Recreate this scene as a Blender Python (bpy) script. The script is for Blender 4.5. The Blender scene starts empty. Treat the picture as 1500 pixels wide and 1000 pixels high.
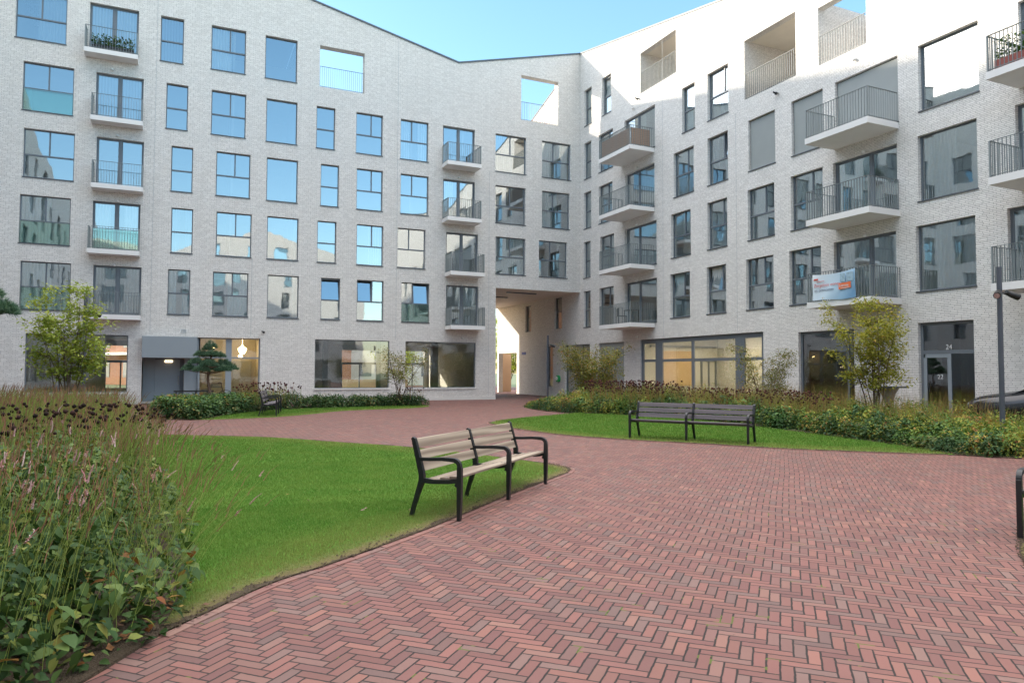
import bpy, math, random
import numpy as np
from mathutils import Vector, Matrix
from mathutils.geometry import tessellate_polygon
random.seed(7); RNG = np.random.default_rng(11)
R = math.radians
scene = bpy.context.scene
COL = scene.collection

# ------------------------------------------------------------------ tags / objects
def tag(o, label=None, cat=None, group=None, kind=None):
    if label: o['label'] = label
    if cat: o['category'] = cat
    if group: o['group'] = group
    if kind: o['kind'] = kind
    return o
def thing(name, loc, rz=0, label=None, cat=None, group=None):
    o = bpy.data.objects.new(name, None); COL.objects.link(o)
    o.empty_display_size = .3; o.location = loc; o.rotation_euler = (0, 0, rz)
    return tag(o, label, cat, group)
def link(name, me, parent=None, loc=None, rz=None, world=False):
    o = bpy.data.objects.new(name, me); COL.objects.link(o)
    if loc is not None: o.location = loc
    if rz is not None: o.rotation_euler = (0, 0, rz)
    if parent is not None:
        o.parent = parent
        if world:   # mesh given in world coordinates
            o.matrix_parent_inverse = (Matrix.Translation(parent.location) @ parent.rotation_euler.to_matrix().to_4x4()).inverted()
    return o
def copy_tree(o, parent=None):
    c = o.copy(); COL.objects.link(c)
    if parent is not None: c.parent = parent
    for ch in list(o.children): copy_tree(ch, c)
    return c

class MB:
    def __init__(s): s.v = []; s.f = []; s.m = []; s.sm = []
    def add(s, vs, fs, m=0, smooth=False):
        n = len(s.v); s.v += [tuple(v) for v in vs]
        for f in fs: s.f.append(tuple(i + n for i in f)); s.m.append(m); s.sm.append(smooth)
    def box(s, x0, x1, y0, y1, z0, z1, m=0):
        s.add([(x0,y0,z0),(x1,y0,z0),(x1,y1,z0),(x0,y1,z0),(x0,y0,z1),(x1,y0,z1),(x1,y1,z1),(x0,y1,z1)],
              [(0,3,2,1),(4,5,6,7),(0,1,5,4),(1,2,6,5),(2,3,7,6),(3,0,4,7)], m)
    def quad(s, a, b, c, d, m=0): s.add([a,b,c,d], [(0,1,2,3)], m)
    def tube(s, path, r, n=8, m=0, caps=True, smooth=True):
        path = [Vector(p) for p in path]; rs = r if isinstance(r, (list, tuple)) else [r]*len(path)
        vs = []; up = None
        for i, p in enumerate(path):
            d = (path[min(i+1, len(path)-1)] - path[max(i-1, 0)]).normalized()
            if up is None: up = Vector((0,0,1)) if abs(d.z) < .9 else Vector((1,0,0))
            a = d.cross(up).normalized(); b = a.cross(d).normalized(); up = b
            for k in range(n):
                t = 2*math.pi*k/n; vs.append(p + (a*math.cos(t) + b*math.sin(t))*rs[i])
        fs = [(i*n+k, i*n+(k+1)%n, (i+1)*n+(k+1)%n, (i+1)*n+k) for i in range(len(path)-1) for k in range(n)]
        s.add(vs, fs, m, smooth)
        if caps:
            s.add(vs[:n], [tuple(range(n))[::-1]], m); s.add(vs[-n:], [tuple(range(n))], m)
    def sweep(s, path, w, h, side=Vector((1,0,0)), m=0):
        """rectangular bar swept in the plane normal to 'side'; w along side, h across"""
        path = [Vector(p) for p in path]; vs = []
        for i, p in enumerate(path):
            d = (path[min(i+1, len(path)-1)] - path[max(i-1, 0)]).normalized()
            b = side.cross(d).normalized()
            hh = h[i] if isinstance(h, (list, tuple)) else h
            for (u, v) in ((-1,-1),(1,-1),(1,1),(-1,1)): vs.append(p + side*(u*w/2) + b*(v*hh/2))
        fs = [(i*4+k, i*4+(k+1)%4, (i+1)*4+(k+1)%4, (i+1)*4+k) for i in range(len(path)-1) for k in range(4)]
        n = len(vs); fs += [(3,2,1,0), (n-4,n-3,n-2,n-1)]
        s.add(vs, fs, m)
    def lathe(s, prof, c=(0,0,0), n=16, m=0, smooth=True):
        vs = [(c[0]+r*math.cos(2*math.pi*k/n), c[1]+r*math.sin(2*math.pi*k/n), c[2]+z) for r, z in prof for k in range(n)]
        s.add(vs, [(i*n+k, i*n+(k+1)%n, (i+1)*n+(k+1)%n, (i+1)*n+k) for i in range(len(prof)-1) for k in range(n)], m, smooth)
    def mesh(s, name, mats):
        me = bpy.data.meshes.new(name); me.from_pydata(s.v, [], s.f)
        for m in (mats if isinstance(mats, (list, tuple)) else [mats]): me.materials.append(m)
        me.polygons.foreach_set('material_index', s.m); me.polygons.foreach_set('use_smooth', s.sm)
        me.update(); return me
    def build(s, name, mats, parent=None, **k): return link(name, s.mesh(name, mats), parent, **k)
def bevel(o, w=.006, seg=2):
    b = o.modifiers.new('bevel', 'BEVEL'); b.width = w; b.segments = seg; b.limit_method = 'ANGLE'; return o

# ------------------------------------------------------------------ materials
def newmat(name):
    m = bpy.data.materials.new(name); m.use_nodes = True; nt = m.node_tree; nt.nodes.clear()
    out = nt.nodes.new('ShaderNodeOutputMaterial'); return m, nt, out
class NT:
    def __init__(s, nt): s.nt = nt
    def n(s, t, ins=None, **kw):
        nd = s.nt.nodes.new(t)
        for k, v in kw.items(): setattr(nd, k, v)
        if ins:
            for k, v in ins.items(): s.set(nd.inputs[k], v)
        return nd
    def set(s, sock, v):
        if isinstance(v, bpy.types.NodeSocket): s.nt.links.new(v, sock)
        else:
            if hasattr(sock, 'default_value') and isinstance(v, (tuple, list)) and sock.type == 'RGBA' and len(v) == 3: v = (*v, 1)
            sock.default_value = v
    def m(s, op, a, b=0., c=0., clamp=False):
        nd = s.nt.nodes.new('ShaderNodeMath'); nd.operation = op; nd.use_clamp = clamp
        for i, v in enumerate((a, b, c)): s.set(nd.inputs[i], v)
        return nd.outputs[0]
    def mix(s, f, a, b, t='MIX'):
        nd = s.nt.nodes.new('ShaderNodeMix'); nd.data_type = 'RGBA'; nd.blend_type = t
        s.set(nd.inputs[0], f); s.set(nd.inputs[6], a); s.set(nd.inputs[7], b); return nd.outputs[2]
    def fmix(s, f, a, b):
        nd = s.nt.nodes.new('ShaderNodeMix'); nd.data_type = 'FLOAT'
        s.set(nd.inputs[0], f); s.set(nd.inputs[2], a); s.set(nd.inputs[3], b); return nd.outputs[0]
    def ramp(s, f, stops, interp='LINEAR'):
        nd = s.nt.nodes.new('ShaderNodeValToRGB'); cr = nd.color_ramp; cr.interpolation = interp
        while len(cr.elements) < len(stops): cr.elements.new(.5)
        for e, (p, c) in zip(cr.elements, stops):
            e.position = p; e.color = (*c, 1) if len(c) == 3 else c
        s.set(nd.inputs[0], f); return nd.outputs[0]
    def noise(s, vec, scale, detail=3, rough=.55):
        nd = s.n('ShaderNodeTexNoise', {'Scale': scale, 'Detail': detail, 'Roughness': rough})
        if vec is not None: s.set(nd.inputs['Vector'], vec)
        return nd.outputs['Fac']
def principled(T, out, col, rough=.6, metal=0., spec=.5, bump=None, bstr=.3, bdist=.01):
    p = T.n('ShaderNodeBsdfPrincipled', {'Base Color': col, 'Roughness': rough, 'Metallic': metal, 'Specular IOR Level': spec})
    if bump is not None:
        b = T.n('ShaderNodeBump', {'Strength': bstr, 'Distance': bdist, 'Height': bump}); T.set(p.inputs['Normal'], b.outputs[0])
    T.set(out.inputs[0], p.outputs[0]); return p
def simple(name, col, rough=.6, metal=0., var=.12, scale=8, spec=.5, bstr=.15, bdist=.003):
    m, nt, out = newmat(name); T = NT(nt)
    tc = T.n('ShaderNodeTexCoord').outputs['Object']
    nz = T.noise(tc, scale, 4)
    c = T.mix(nz, tuple(x*(1-var) for x in col), tuple(min(1, x*(1+var)) for x in col))
    rg = T.m('ADD', rough-.06, T.m('MULTIPLY', nz, .12))
    principled(T, out, c, rg, metal, spec, T.noise(tc, scale*6, 3), bstr, bdist); return m
def emission(name, col, st):
    m, nt, out = newmat(name); T = NT(nt)
    e = T.n('ShaderNodeEmission', {'Color': col, 'Strength': st}); T.set(out.inputs[0], e.outputs[0]); return m

def brick_mat(name, c1, c2, mortar, bw=.21, bh=.055, bump=.6):
    m, nt, out = newmat(name); T = NT(nt)
    geo = T.n('ShaderNodeNewGeometry'); sep = T.n('ShaderNodeSeparateXYZ', {0: geo.outputs['Position']})
    nsep = T.n('ShaderNodeSeparateXYZ', {0: geo.outputs['Normal']})
    x, y, z = sep.outputs
    flat = T.m('GREATER_THAN', T.m('ABSOLUTE', nsep.outputs[2]), .7)
    u = T.m('ADD', x, y); v = T.fmix(flat, z, T.m('SUBTRACT', x, y))
    wob = T.m('MULTIPLY', T.m('SUBTRACT', T.noise(geo.outputs['Position'], 5., 2), .5), .012)
    vec = T.n('ShaderNodeCombineXYZ', {0: T.m('ADD', u, 100.), 1: T.m('ADD', v, wob), 2: 0.}).outputs[0]
    bt = T.n('ShaderNodeTexBrick', {'Vector': vec, 'Color1': (0,0,0), 'Color2': (1,1,1), 'Mortar': (.5,.5,.5), 'Scale': 1., 'Mortar Size': .0065,
              'Mortar Smooth': .25, 'Bias': 0., 'Brick Width': bw, 'Row Height': bh}, offset=.41, squash=1.35, squash_frequency=3)
    rnd = bt.outputs['Color']; fac = bt.outputs['Fac']
    # blotches of several bricks, plus broad weathering
    col = T.mix(T.n('ShaderNodeRGBToBW', {0: rnd}).outputs[0], c1, c2)
    mp = T.n('ShaderNodeMapping', {'Vector': vec, 'Scale': (4., 16., 1.)}).outputs[0]
    col = T.mix(T.m('MULTIPLY', T.m('SUBTRACT', T.noise(mp, 1., 3), .45), .7, clamp=True), col, tuple(c*.74 for c in c2))
    big = T.noise(geo.outputs['Position'], .35, 4)
    col = T.mix(T.m('MULTIPLY', big, .26), col, tuple(c*.76 for c in c1))
    spl = T.m('GREATER_THAN', T.noise(mp, 3.1, 1), .72)
    col = T.mix(T.m('MULTIPLY', spl, .35), col, (.40,.33,.27))
    col = T.mix(T.m('MULTIPLY', fac, .85), col, mortar)
    smap = T.n('ShaderNodeMapping', {'Vector': T.n('ShaderNodeCombineXYZ', {0: u, 1: v, 2: 0.}).outputs[0], 'Scale': (2.6, .12, 1.)}).outputs[0]
    streak = T.m('MULTIPLY', T.m('SUBTRACT', T.noise(smap, 1., 4, .6), .5, clamp=True), 1.6, clamp=True)
    col = T.mix(T.m('MULTIPLY', streak, .35), col, (.42,.40,.37))
    h = T.m('ADD', T.m('SUBTRACT', 1., fac), T.m('MULTIPLY', T.noise(geo.outputs['Position'], 38., 3), .55))
    principled(T, out, col, .82, 0, .25, h, bump, .008); return m

M = {}
M['brick'] = brick_mat('whitewashed_brick', (.86,.83,.785), (.71,.68,.64), (.29,.275,.26), bump=.8)
M['orange_brick'] = brick_mat('orange_brick', (.45,.17,.08), (.36,.13,.065), (.4,.34,.28), .21, .065)
M['frame'] = simple('grey_metal', (.135,.155,.175), .42, .0, .06, 3, .5, .02)
M['rail'] = simple('grey_railing', (.20,.225,.225), .45, 0, .06, 3, .5, .02)
M['panel'] = simple('grey_panel', (.25,.285,.31), .5, 0, .05, 1.5, .5, .03)
M['shutter'] = None
M['coping'] = simple('coping', (.10,.11,.12), .4, .3, .08, 2)
M['concrete'] = simple('white_concrete', (.74,.72,.70), .7, 0, .07, 1.7, .3, .2)
M['sill'] = simple('pale_stone', (.62,.60,.57), .7, 0, .1, 4)
M['slab_under'] = simple('soffit', (.74,.68,.59), .8, 0, .08, 2)
M['inner'] = simple('room_wall', (.40,.38,.34), .9, 0, .12, .6)
M['room_warm'] = simple('room_warm', (.62,.46,.25), .7, 0, .12, .8)
M['room_pale'] = simple('room_pale', (.42,.42,.38), .8, 0, .12, .8)
M['dark'] = simple('black_metal', (.012,.013,.016), .38, 0, .15, 6, .5, .05)
M['pole'] = simple('lamp_pole_metal', (.07,.08,.10), .45, .1, .08, 3)
M['black'] = simple('black_plastic', (.015,.015,.015), .5)
M['white'] = simple('white_paint', (.75,.74,.72), .5)
M['silver'] = simple('silver', (.5,.5,.52), .25, .9)
M['soil'] = simple('soil', (.085,.062,.042), .95, 0, .5, 9, .2, 1., .03)
M['bark'] = simple('bark', (.13,.095,.07), .9, 0, .35, 14, .2, .8, .01)
M['pinebark'] = simple('pine_bark', (.19,.12,.09), .9, 0, .35, 14, .2, .8, .01)
M['stone'] = simple('stone', (.34,.32,.29), .8, 0, .2, 10)
M['tan'] = simple('tan_render', (.50,.34,.22), .85, 0, .08, 2)
M['rubber'] = simple('rubber', (.02,.02,.02), .8)
M['terracotta'] = simple('terracotta', (.32,.10,.08), .8)
M['green'] = simple('green_plastic', (.02,.36,.10), .35)
M['blue'] = simple('blue_enamel', (.03,.07,.32), .4)
M['carpaint'] = simple('car_paint', (.03,.03,.034), .16, .5, .05, 2, .8, .0)
M['red'] = simple('red_flower', (.45,.03,.04), .6)

def shutter_mat():
    m, nt, out = newmat('roller_shutter'); T = NT(nt)
    tc = T.n('ShaderNodeTexCoord').outputs['Object']
    sp = T.n('ShaderNodeSeparateXYZ', {0: tc})
    s = T.m('ABSOLUTE', T.m('SUBTRACT', T.m('FRACT', T.m('MULTIPLY', sp.outputs[2], 24.)), .5))
    c = T.mix(T.noise(tc, 2., 3), (.255,.275,.27), (.29,.31,.30))
    principled(T, out, c, .6, 0, .4, s, .12, .004); return m
M['shutter'] = shutter_mat()

def glass_mat(name='window_glass', tint=(.88,.93,.92), base=.35, rtint=(.86,.95,1.0)):
    m, nt, out = newmat(name); T = NT(nt)
    tr = T.n('ShaderNodeBsdfTransparent', {'Color': tint})
    tc = T.n('ShaderNodeTexCoord').outputs['Object']
    b = T.n('ShaderNodeBump', {'Strength': .06, 'Distance': .02, 'Height': T.noise(tc, 1.3, 2)})
    gl = T.n('ShaderNodeBsdfGlossy', {'Color': rtint, 'Roughness': .018, 'Normal': b.outputs[0]})
    fr = T.n('ShaderNodeFresnel', {'IOR': 1.6}).outputs[0]
    f = T.m('ADD', base, T.m('MULTIPLY', fr, 1.1), clamp=True)
    mx = T.n('ShaderNodeMixShader', {0: f, 1: tr.outputs[0], 2: gl.outputs[0]})
    T.set(out.inputs[0], mx.outputs[0]); return m
M['glass'] = glass_mat()
M['shopglass'] = glass_mat('shop_glass', (.80,.85,.80), .14, (.9,.95,1))
M['railglass'] = glass_mat('rail_glass', (.74,.85,.81), .12, (.82,.95,.92))

def curtain_mat(name, col):
    m, nt, out = newmat(name); T = NT(nt)
    tc = T.n('ShaderNodeTexCoord').outputs['Object']
    c = T.mix(T.noise(tc, 2.5, 3), col, tuple(x*.8 for x in col))
    d = T.n('ShaderNodeBsdfDiffuse', {'Color': c}); t = T.n('ShaderNodeBsdfTranslucent', {'Color': c})
    mx = T.n('ShaderNodeMixShader', {0: .3, 1: d.outputs[0], 2: t.outputs[0]}); T.set(out.inputs[0], mx.outputs[0]); return m
M['curtain'] = curtain_mat('voile', (.88,.88,.84)); M['curtain_grey'] = curtain_mat('grey_curtain', (.50,.52,.54))
M['curtain_teal'] = curtain_mat('teal_curtain', (.58,.74,.76)); M['blind'] = curtain_mat('blind', (.30,.34,.42))
CURT = ['curtain', 'curtain_grey', 'curtain_teal', 'blind']

def leaf_mat(name, stops, rough=.5, trans=.25, gain=1.6):
    stops=[(p,tuple(min(.8,c*gain) for c in col)) for p,col in stops]
    m, nt, out = newmat(name); T = NT(nt)
    at = T.n('ShaderNodeAttribute', attribute_name='rnd').outputs['Fac']
    c = T.ramp(at, stops)
    geo = T.n('ShaderNodeNewGeometry').outputs['Position']
    c = T.mix(T.m('MULTIPLY', T.noise(geo, 1.3, 2), .35), c, T.mix(.5, c, (.02,.03,.008)))
    p = T.n('ShaderNodeBsdfPrincipled', {'Base Color': c, 'Roughness': rough, 'Specular IOR Level': .18})
    t = T.n('ShaderNodeBsdfTranslucent', {'Color': T.mix(1., c, (1.0,1.0,.6), 'MULTIPLY')})
    mx = T.n('ShaderNodeMixShader', {0: trans, 1: p.outputs[0], 2: t.outputs[0]}); T.set(out.inputs[0], mx.outputs[0]); return m

PAVE_ANG = R(45.5)
def paver_mat():
    m, nt, out = newmat('herringbone_clay_pavers'); T = NT(nt)
    geo = T.n('ShaderNodeNewGeometry').outputs['Position']
    w = .072; ca, sa = math.cos(PAVE_ANG), math.sin(PAVE_ANG)
    sp = T.n('ShaderNodeSeparateXYZ', {0: geo}); X, Y = sp.outputs[0], sp.outputs[1]
    wb = T.m('MULTIPLY', T.m('SUBTRACT', T.noise(geo, .5, 1), .5), .10)   # slight drift of the rows
    X = T.m('ADD', X, wb)
    wx = T.m('MULTIPLY', T.m('SUBTRACT', T.noise(geo, 14., 2), .5), .010)
    u = T.m('DIVIDE', T.m('ADD', T.m('SUBTRACT', T.m('MULTIPLY', X, ca), T.m('MULTIPLY', Y, sa)), wx), w)
    v = T.m('DIVIDE', T.m('ADD', T.m('ADD', T.m('MULTIPLY', X, sa), T.m('MULTIPLY', Y, ca)), wx), w)
    i = T.m('FLOOR', u); j = T.m('FLOOR', v); fx = T.m('SUBTRACT', u, i); fy = T.m('SUBTRACT', v, j)
    k = T.m('FLOORED_MODULO', T.m('ADD', i, j), 6.); k = T.m('ROUND', k)
    hz = T.m('LESS_THAN', k, 2.5)
    k3 = T.m('SUBTRACT', k, T.m('MULTIPLY', T.m('SUBTRACT', 1., hz), 3.))
    along = T.m('ADD', k3, T.fmix(hz, fy, fx)); across = T.fmix(hz, fx, fy)
    ix = T.fmix(hz, i, T.m('SUBTRACT', i, k)); iy = T.fmix(hz, T.m('SUBTRACT', j, k3), j)
    idv = T.n('ShaderNodeCombineXYZ', {0: T.m('ADD', ix, .5), 1: T.m('ADD', iy, .5), 2: hz}).outputs[0]
    wn = T.n('ShaderNodeTexWhiteNoise', {'Vector': idv}, noise_dimensions='3D'); r1 = wn.outputs['Value']
    wn2 = T.n('ShaderNodeTexWhiteNoise', {'Vector': T.n('ShaderNodeVectorMath', {0: idv, 1: (7.3,3.1,9.7)}, operation='ADD').outputs[0]}, noise_dimensions='3D').outputs['Value']
    e1 = T.m('MINIMUM', across, T.m('SUBTRACT', 1., across)); e2 = T.m('MINIMUM', along, T.m('SUBTRACT', 3., along))
    e = T.m('MINIMUM', e1, e2)
    jn = T.m('MULTIPLY', T.noise(geo, 9., 2), .05)
    jw = T.m('ADD', T.m('MULTIPLY', T.noise(geo, .7, 3), .045), T.m('ADD', jn, .0))
    top = T.n('ShaderNodeMapRange', {'Value': e, 'From Min': jw, 'From Max': T.m('ADD', jw, .055)}, interpolation_type='SMOOTHSTEP').outputs[0]
    col = T.ramp(r1, [(0,(.19,.078,.076)),(.18,(.235,.105,.092)),(.36,(.155,.066,.070)),(.52,(.265,.125,.10)),(.68,(.20,.092,.088)),(.84,(.165,.105,.10)),(1,(.28,.155,.125))])
    grey = T.m('GREATER_THAN', wn2, .87)
    col = T.mix(T.m('MULTIPLY', grey, .85), col, (.155,.125,.12))
    sp2 = T.noise(geo, 60., 4, .7)
    col = T.mix(T.m('MULTIPLY', sp2, .5), col, T.mix(.5, col, (.32,.20,.175)))
    dirt = T.noise(geo, 3., 4); col = T.mix(T.m('MULTIPLY', dirt, .35), col, (.155,.085,.075))
    big = T.noise(geo, .22, 3); col = T.mix(T.m('MULTIPLY', T.m('SUBTRACT', big, .3, clamp=True), .5), col, (.27,.145,.115))
    stain = T.m('MULTIPLY', T.m('SUBTRACT', T.noise(geo, .9, 5, .65), .52, clamp=True), 2.6, clamp=True); col = T.mix(T.m('MULTIPLY', stain, .55), col, (.115,.07,.062))
    spot = T.m('GREATER_THAN', T.noise(geo, 17., 1), .79); col = T.mix(T.m('MULTIPLY', spot, .6), col, (.09,.06,.05))
    col = T.mix(.07, col, (.30,.185,.18)); col = T.mix(1., col, T.mix(T.n('ShaderNodeTexWhiteNoise', {'Vector': T.n('ShaderNodeVectorMath', {0: idv, 1: (1.7,5.9,2.3)}, operation='ADD').outputs[0]}, noise_dimensions='3D').outputs['Value'], (.70,.63,.62), (1.02,.90,.84)), 'MULTIPLY')
    moss = T.m('GREATER_THAN', T.noise(geo, 4.3, 3), .65)
    jc = T.mix(moss, (.024,.018,.016), (.09,.115,.02))
    col = T.mix(top, jc, col)
    tiltv = T.m('MULTIPLY', wn2, .6)
    h = T.m('ADD', T.m('MULTIPLY', top, 1.), T.m('ADD', T.m('MULTIPLY', sp2, .25), T.m('MULTIPLY', tiltv, T.m('SUBTRACT', along, across))))
    principled(T, out, col, .72, 0, .35, h, .55, .004); return m
M['paver'] = paver_mat()
def stripbrick():
    m, nt, out = newmat('edge_brick'); T = NT(nt)
    at = T.n('ShaderNodeAttribute', attribute_name='rnd').outputs['Fac']
    geo = T.n('ShaderNodeNewGeometry').outputs['Position']
    col = T.ramp(at, [(0,(.20,.085,.075)),(.4,(.25,.115,.095)),(.7,(.18,.10,.09)),(1,(.27,.145,.115))])
    col = T.mix(T.m('MULTIPLY', T.noise(geo, 30., 3), .4), col, (.25,.18,.15))
    principled(T, out, col, .8, 0, .3, T.noise(geo, 80., 3), .4, .003); return m
M['edgebrick'] = stripbrick()

def lawn_mat():
    m, nt, out = newmat('lawn_ground'); T = NT(nt)
    geo = T.n('ShaderNodeNewGeometry').outputs['Position']
    a = T.noise(geo, 1.2, 4); b = T.noise(geo, 45., 3, .7)
    c = T.mix(a, (.055,.15,.016), (.075,.185,.02)); c = T.mix(T.m('MULTIPLY', b, .6), c, (.09,.17,.03))
    c = T.mix(T.m('MULTIPLY', T.m('SUBTRACT', T.noise(geo, 1.6, 4), .35, clamp=True), 1.6, clamp=True), c, (.13,.20,.035))
    eg = T.n('ShaderNodeAttribute', attribute_name='edgeness').outputs['Fac']
    worn = T.m('MULTIPLY', eg, T.n('ShaderNodeMapRange', {'Value': T.m('ADD', T.noise(geo, 5., 4, .65), T.m('MULTIPLY', eg, .35)), 'From Min': .42, 'From Max': .72}).outputs[0])
    c = T.mix(T.m('MULTIPLY', worn, 1.25, clamp=True), c, T.mix(T.noise(geo, 26., 3), (.20,.17,.07), (.10,.075,.045)))
    principled(T, out, c, .9, 0, .1, b, 1., .02); return m
M['lawn'] = lawn_mat()
def blade_mat():
    m, nt, out = newmat('grass_blades'); T = NT(nt)
    at = T.n('ShaderNodeAttribute', attribute_name='rnd').outputs['Fac']
    ed = T.n('ShaderNodeAttribute', attribute_name='edgeness').outputs['Fac']
    geo = T.n('ShaderNodeNewGeometry').outputs['Position']
    c = T.ramp(at, [(0,(.070,.165,.022)),(.5,(.105,.225,.032)),(.9,(.155,.295,.052)),(1,(.34,.36,.13))])
    patch = T.noise(geo, 1.6, 4)
    c = T.mix(T.m('MULTIPLY', T.m('SUBTRACT', patch, .35, clamp=True), 2.2, clamp=True), c, (.185,.275,.055))
    c = T.mix(T.m('MULTIPLY', ed, .9), c, (.33,.285,.10))
    p = T.n('ShaderNodeBsdfPrincipled', {'Base Color': c, 'Roughness': .6, 'Specular IOR Level': .2})
    t = T.n('ShaderNodeBsdfTranslucent', {'Color': c})
    mx = T.n('ShaderNodeMixShader', {0: .42, 1: p.outputs[0], 2: t.outputs[0]}); T.set(out.inputs[0], mx.outputs[0]); return m
M['blade'] = blade_mat()
def wood_mat(name, c1, c2, ang=0):
    m, nt, out = newmat(name); T = NT(nt)
    tc = T.n('ShaderNodeTexCoord').outputs['Object']
    mp = T.n('ShaderNodeMapping', {'Vector': tc, 'Scale': (1.1, 9., 9.)}).outputs[0]
    w = T.n('ShaderNodeTexWave', {'Vector': mp, 'Scale': .35, 'Distortion': 14., 'Detail': 2., 'Detail Scale': .6}, wave_type='BANDS', bands_direction='Z').outputs['Fac']
    fine = T.noise(T.n('ShaderNodeMapping', {'Vector': tc, 'Scale': (3., 45., 45.)}).outputs[0], 1., 3)
    c = T.mix(w, c1, c2); c = T.mix(T.m('MULTIPLY', fine, .45), c, tuple(x*.55 for x in c1))
    principled(T, out, c, .7, 0, .3, fine, .4, .002); return m
M['wood'] = wood_mat('weathered_wood', (.43,.35,.27), (.20,.145,.11))
M['wood_grey'] = wood_mat('grey_wood', (.16,.14,.15), (.11,.098,.108))
M['walnut'] = wood_mat('brown_screen', (.44,.31,.23), (.34,.22,.16))

# ------------------------------------------------------------------ scatter meshes (numpy)
def rots(yaw, pitch, roll):
    cy, sy, cp, sp, cr, sr = np.cos(yaw), np.sin(yaw), np.cos(pitch), np.sin(pitch), np.cos(roll), np.sin(roll)
    Z = np.zeros((len(yaw),3,3)); O = np.zeros_like(Z); P = np.zeros_like(Z)
    Z[:,0,0]=cy;Z[:,0,1]=-sy;Z[:,1,0]=sy;Z[:,1,1]=cy;Z[:,2,2]=1
    O[:,0,0]=1;O[:,1,1]=cp;O[:,1,2]=-sp;O[:,2,1]=sp;O[:,2,2]=cp     # about x
    P[:,1,1]=1;P[:,0,0]=cr;P[:,0,2]=sr;P[:,2,0]=-sr;P[:,2,2]=cr     # about y
    return Z @ O @ P
def soup(chunks, name, mats, attrs=None):
    """chunks: list of (verts Nx3, faces (list of arrays, tri/quads with same k), rnd N, mat index, edge N)"""
    V=[];LV=[];LS=[];MI=[];RN=[];ED=[];off=0
    for c in chunks:
        v,f,r,mi = c[:4]; ed = c[4] if len(c) > 4 else np.zeros(len(v))
        V.append(v); LV.append((f+off).ravel()); LS.append(np.full(len(f), f.shape[1])); MI.append(np.full(len(f), mi)); RN.append(r); ED.append(ed); off += len(v)
    V=np.concatenate(V).astype(np.float32); LV=np.concatenate(LV).astype(np.int32); LT=np.concatenate(LS).astype(np.int32)
    MI=np.concatenate(MI).astype(np.int32); RN=np.concatenate(RN).astype(np.float32); ED=np.concatenate(ED).astype(np.float32)
    me=bpy.data.meshes.new(name); me.vertices.add(len(V)); me.vertices.foreach_set('co', V.ravel())
    me.loops.add(len(LV)); me.loops.foreach_set('vertex_index', LV)
    me.polygons.add(len(LT)); me.polygons.foreach_set('loop_start', np.concatenate([[0], np.cumsum(LT)[:-1]]).astype(np.int32))
    for m in (mats if isinstance(mats, (list, tuple)) else [mats]): me.materials.append(m)
    me.update(calc_edges=True)
    me.polygons.foreach_set('material_index', MI)
    me.polygons.foreach_set('use_smooth', np.ones(len(LT), bool))
    a=me.attributes.new('rnd','FLOAT','POINT'); a.data.foreach_set('value', RN)
    a=me.attributes.new('edgeness','FLOAT','POINT'); a.data.foreach_set('value', ED)
    me.validate(); return me
def scat(pv, pf, pos, yaw, pitch, roll, sc, rnd, mi=0):
    pv=np.array(pv,float); pf=np.array(pf); n=len(pos)
    if n == 0: return None
    sc=np.asarray(sc,float)
    if sc.ndim==1: sc=np.stack([sc,sc,sc],1)
    Rm=rots(yaw,pitch,roll)
    v=np.einsum('nij,nkj->nki',Rm,pv[None]*sc[:,None,:])+pos[:,None,:]
    f=pf[None]+ (np.arange(n)*len(pv))[:,None,None]
    return (v.reshape(-1,3), f.reshape(-1,pf.shape[1]), np.repeat(rnd,len(pv)), mi)
LEAF=([(0,0,0),(-.30,.28,.07),(0,.35,0),(.30,.28,.07),(-.26,.65,.02),(0,.68,-.06),(.26,.65,.02),(0,1.05,-.2)],
      [(0,2,1),(0,3,2),(1,2,5),(1,5,4),(2,3,6),(2,6,5),(4,5,7),(5,6,7)])
DIAMOND=([(0,0,0),(-.27,.45,.06),(0,1,-.06),(.27,.45,.06)],[(0,2,1),(0,3,2)])
BLADE=([(-.5,0,0),(.5,0,0),(0,.0,1)],[(0,1,2)])
def inpoly(pts, poly):
    x,y=pts[:,0],pts[:,1]; ins=np.zeros(len(pts),bool); n=len(poly)
    for a in range(n):
        x1,y1=poly[a]; x2,y2=poly[(a+1)%n]
        if y1==y2: continue
        c=((y1>y)!=(y2>y))&(x<(x2-x1)*(y-y1)/(y2-y1)+x1); ins^=c
    return ins
def sample(poly, n):
    p=np.array(poly); lo=p.min(0); hi=p.max(0); out=[]; tot=0
    while tot<n:
        q=RNG.uniform(lo,hi,(n*2,2)); q=q[inpoly(q,poly)]; out.append(q); tot+=len(q)
    return np.concatenate(out)[:n]
def area(poly):
    p=np.array(poly); x,y=p[:,0],p[:,1]; return abs(np.dot(x,np.roll(y,-1))-np.dot(y,np.roll(x,-1)))/2
def edist(pts, line):
    """distance from pts to polyline"""
    d=np.full(len(pts),1e9); L=np.array(line)
    for a in range(len(L)-1):
        s=L[a]; e=L[a+1]-s; t=np.clip(((pts-s)@e)/max(e@e,1e-9),0,1); d=np.minimum(d,np.hypot(*(pts-(s+t[:,None]*e)).T))
    return d
def smooth(pts, k=6, closed=False):
    P=[np.array(p,float) for p in pts]; n=len(P); out=[]
    for i in range(n if closed else n-1):
        g=lambda j: P[j%n] if closed else P[min(max(j,0),n-1)]
        p0,p1,p2,p3=g(i-1),g(i),g(i+1),g(i+2)
        for s in range(k):
            t=s/k; out.append(.5*((2*p1)+(-p0+p2)*t+(2*p0-5*p1+4*p2-p3)*t*t+(-p0+3*p1-3*p2+p3)*t**3))
    if not closed: out.append(P[-1])
    return [tuple(map(float,o)) for o in out]

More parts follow.
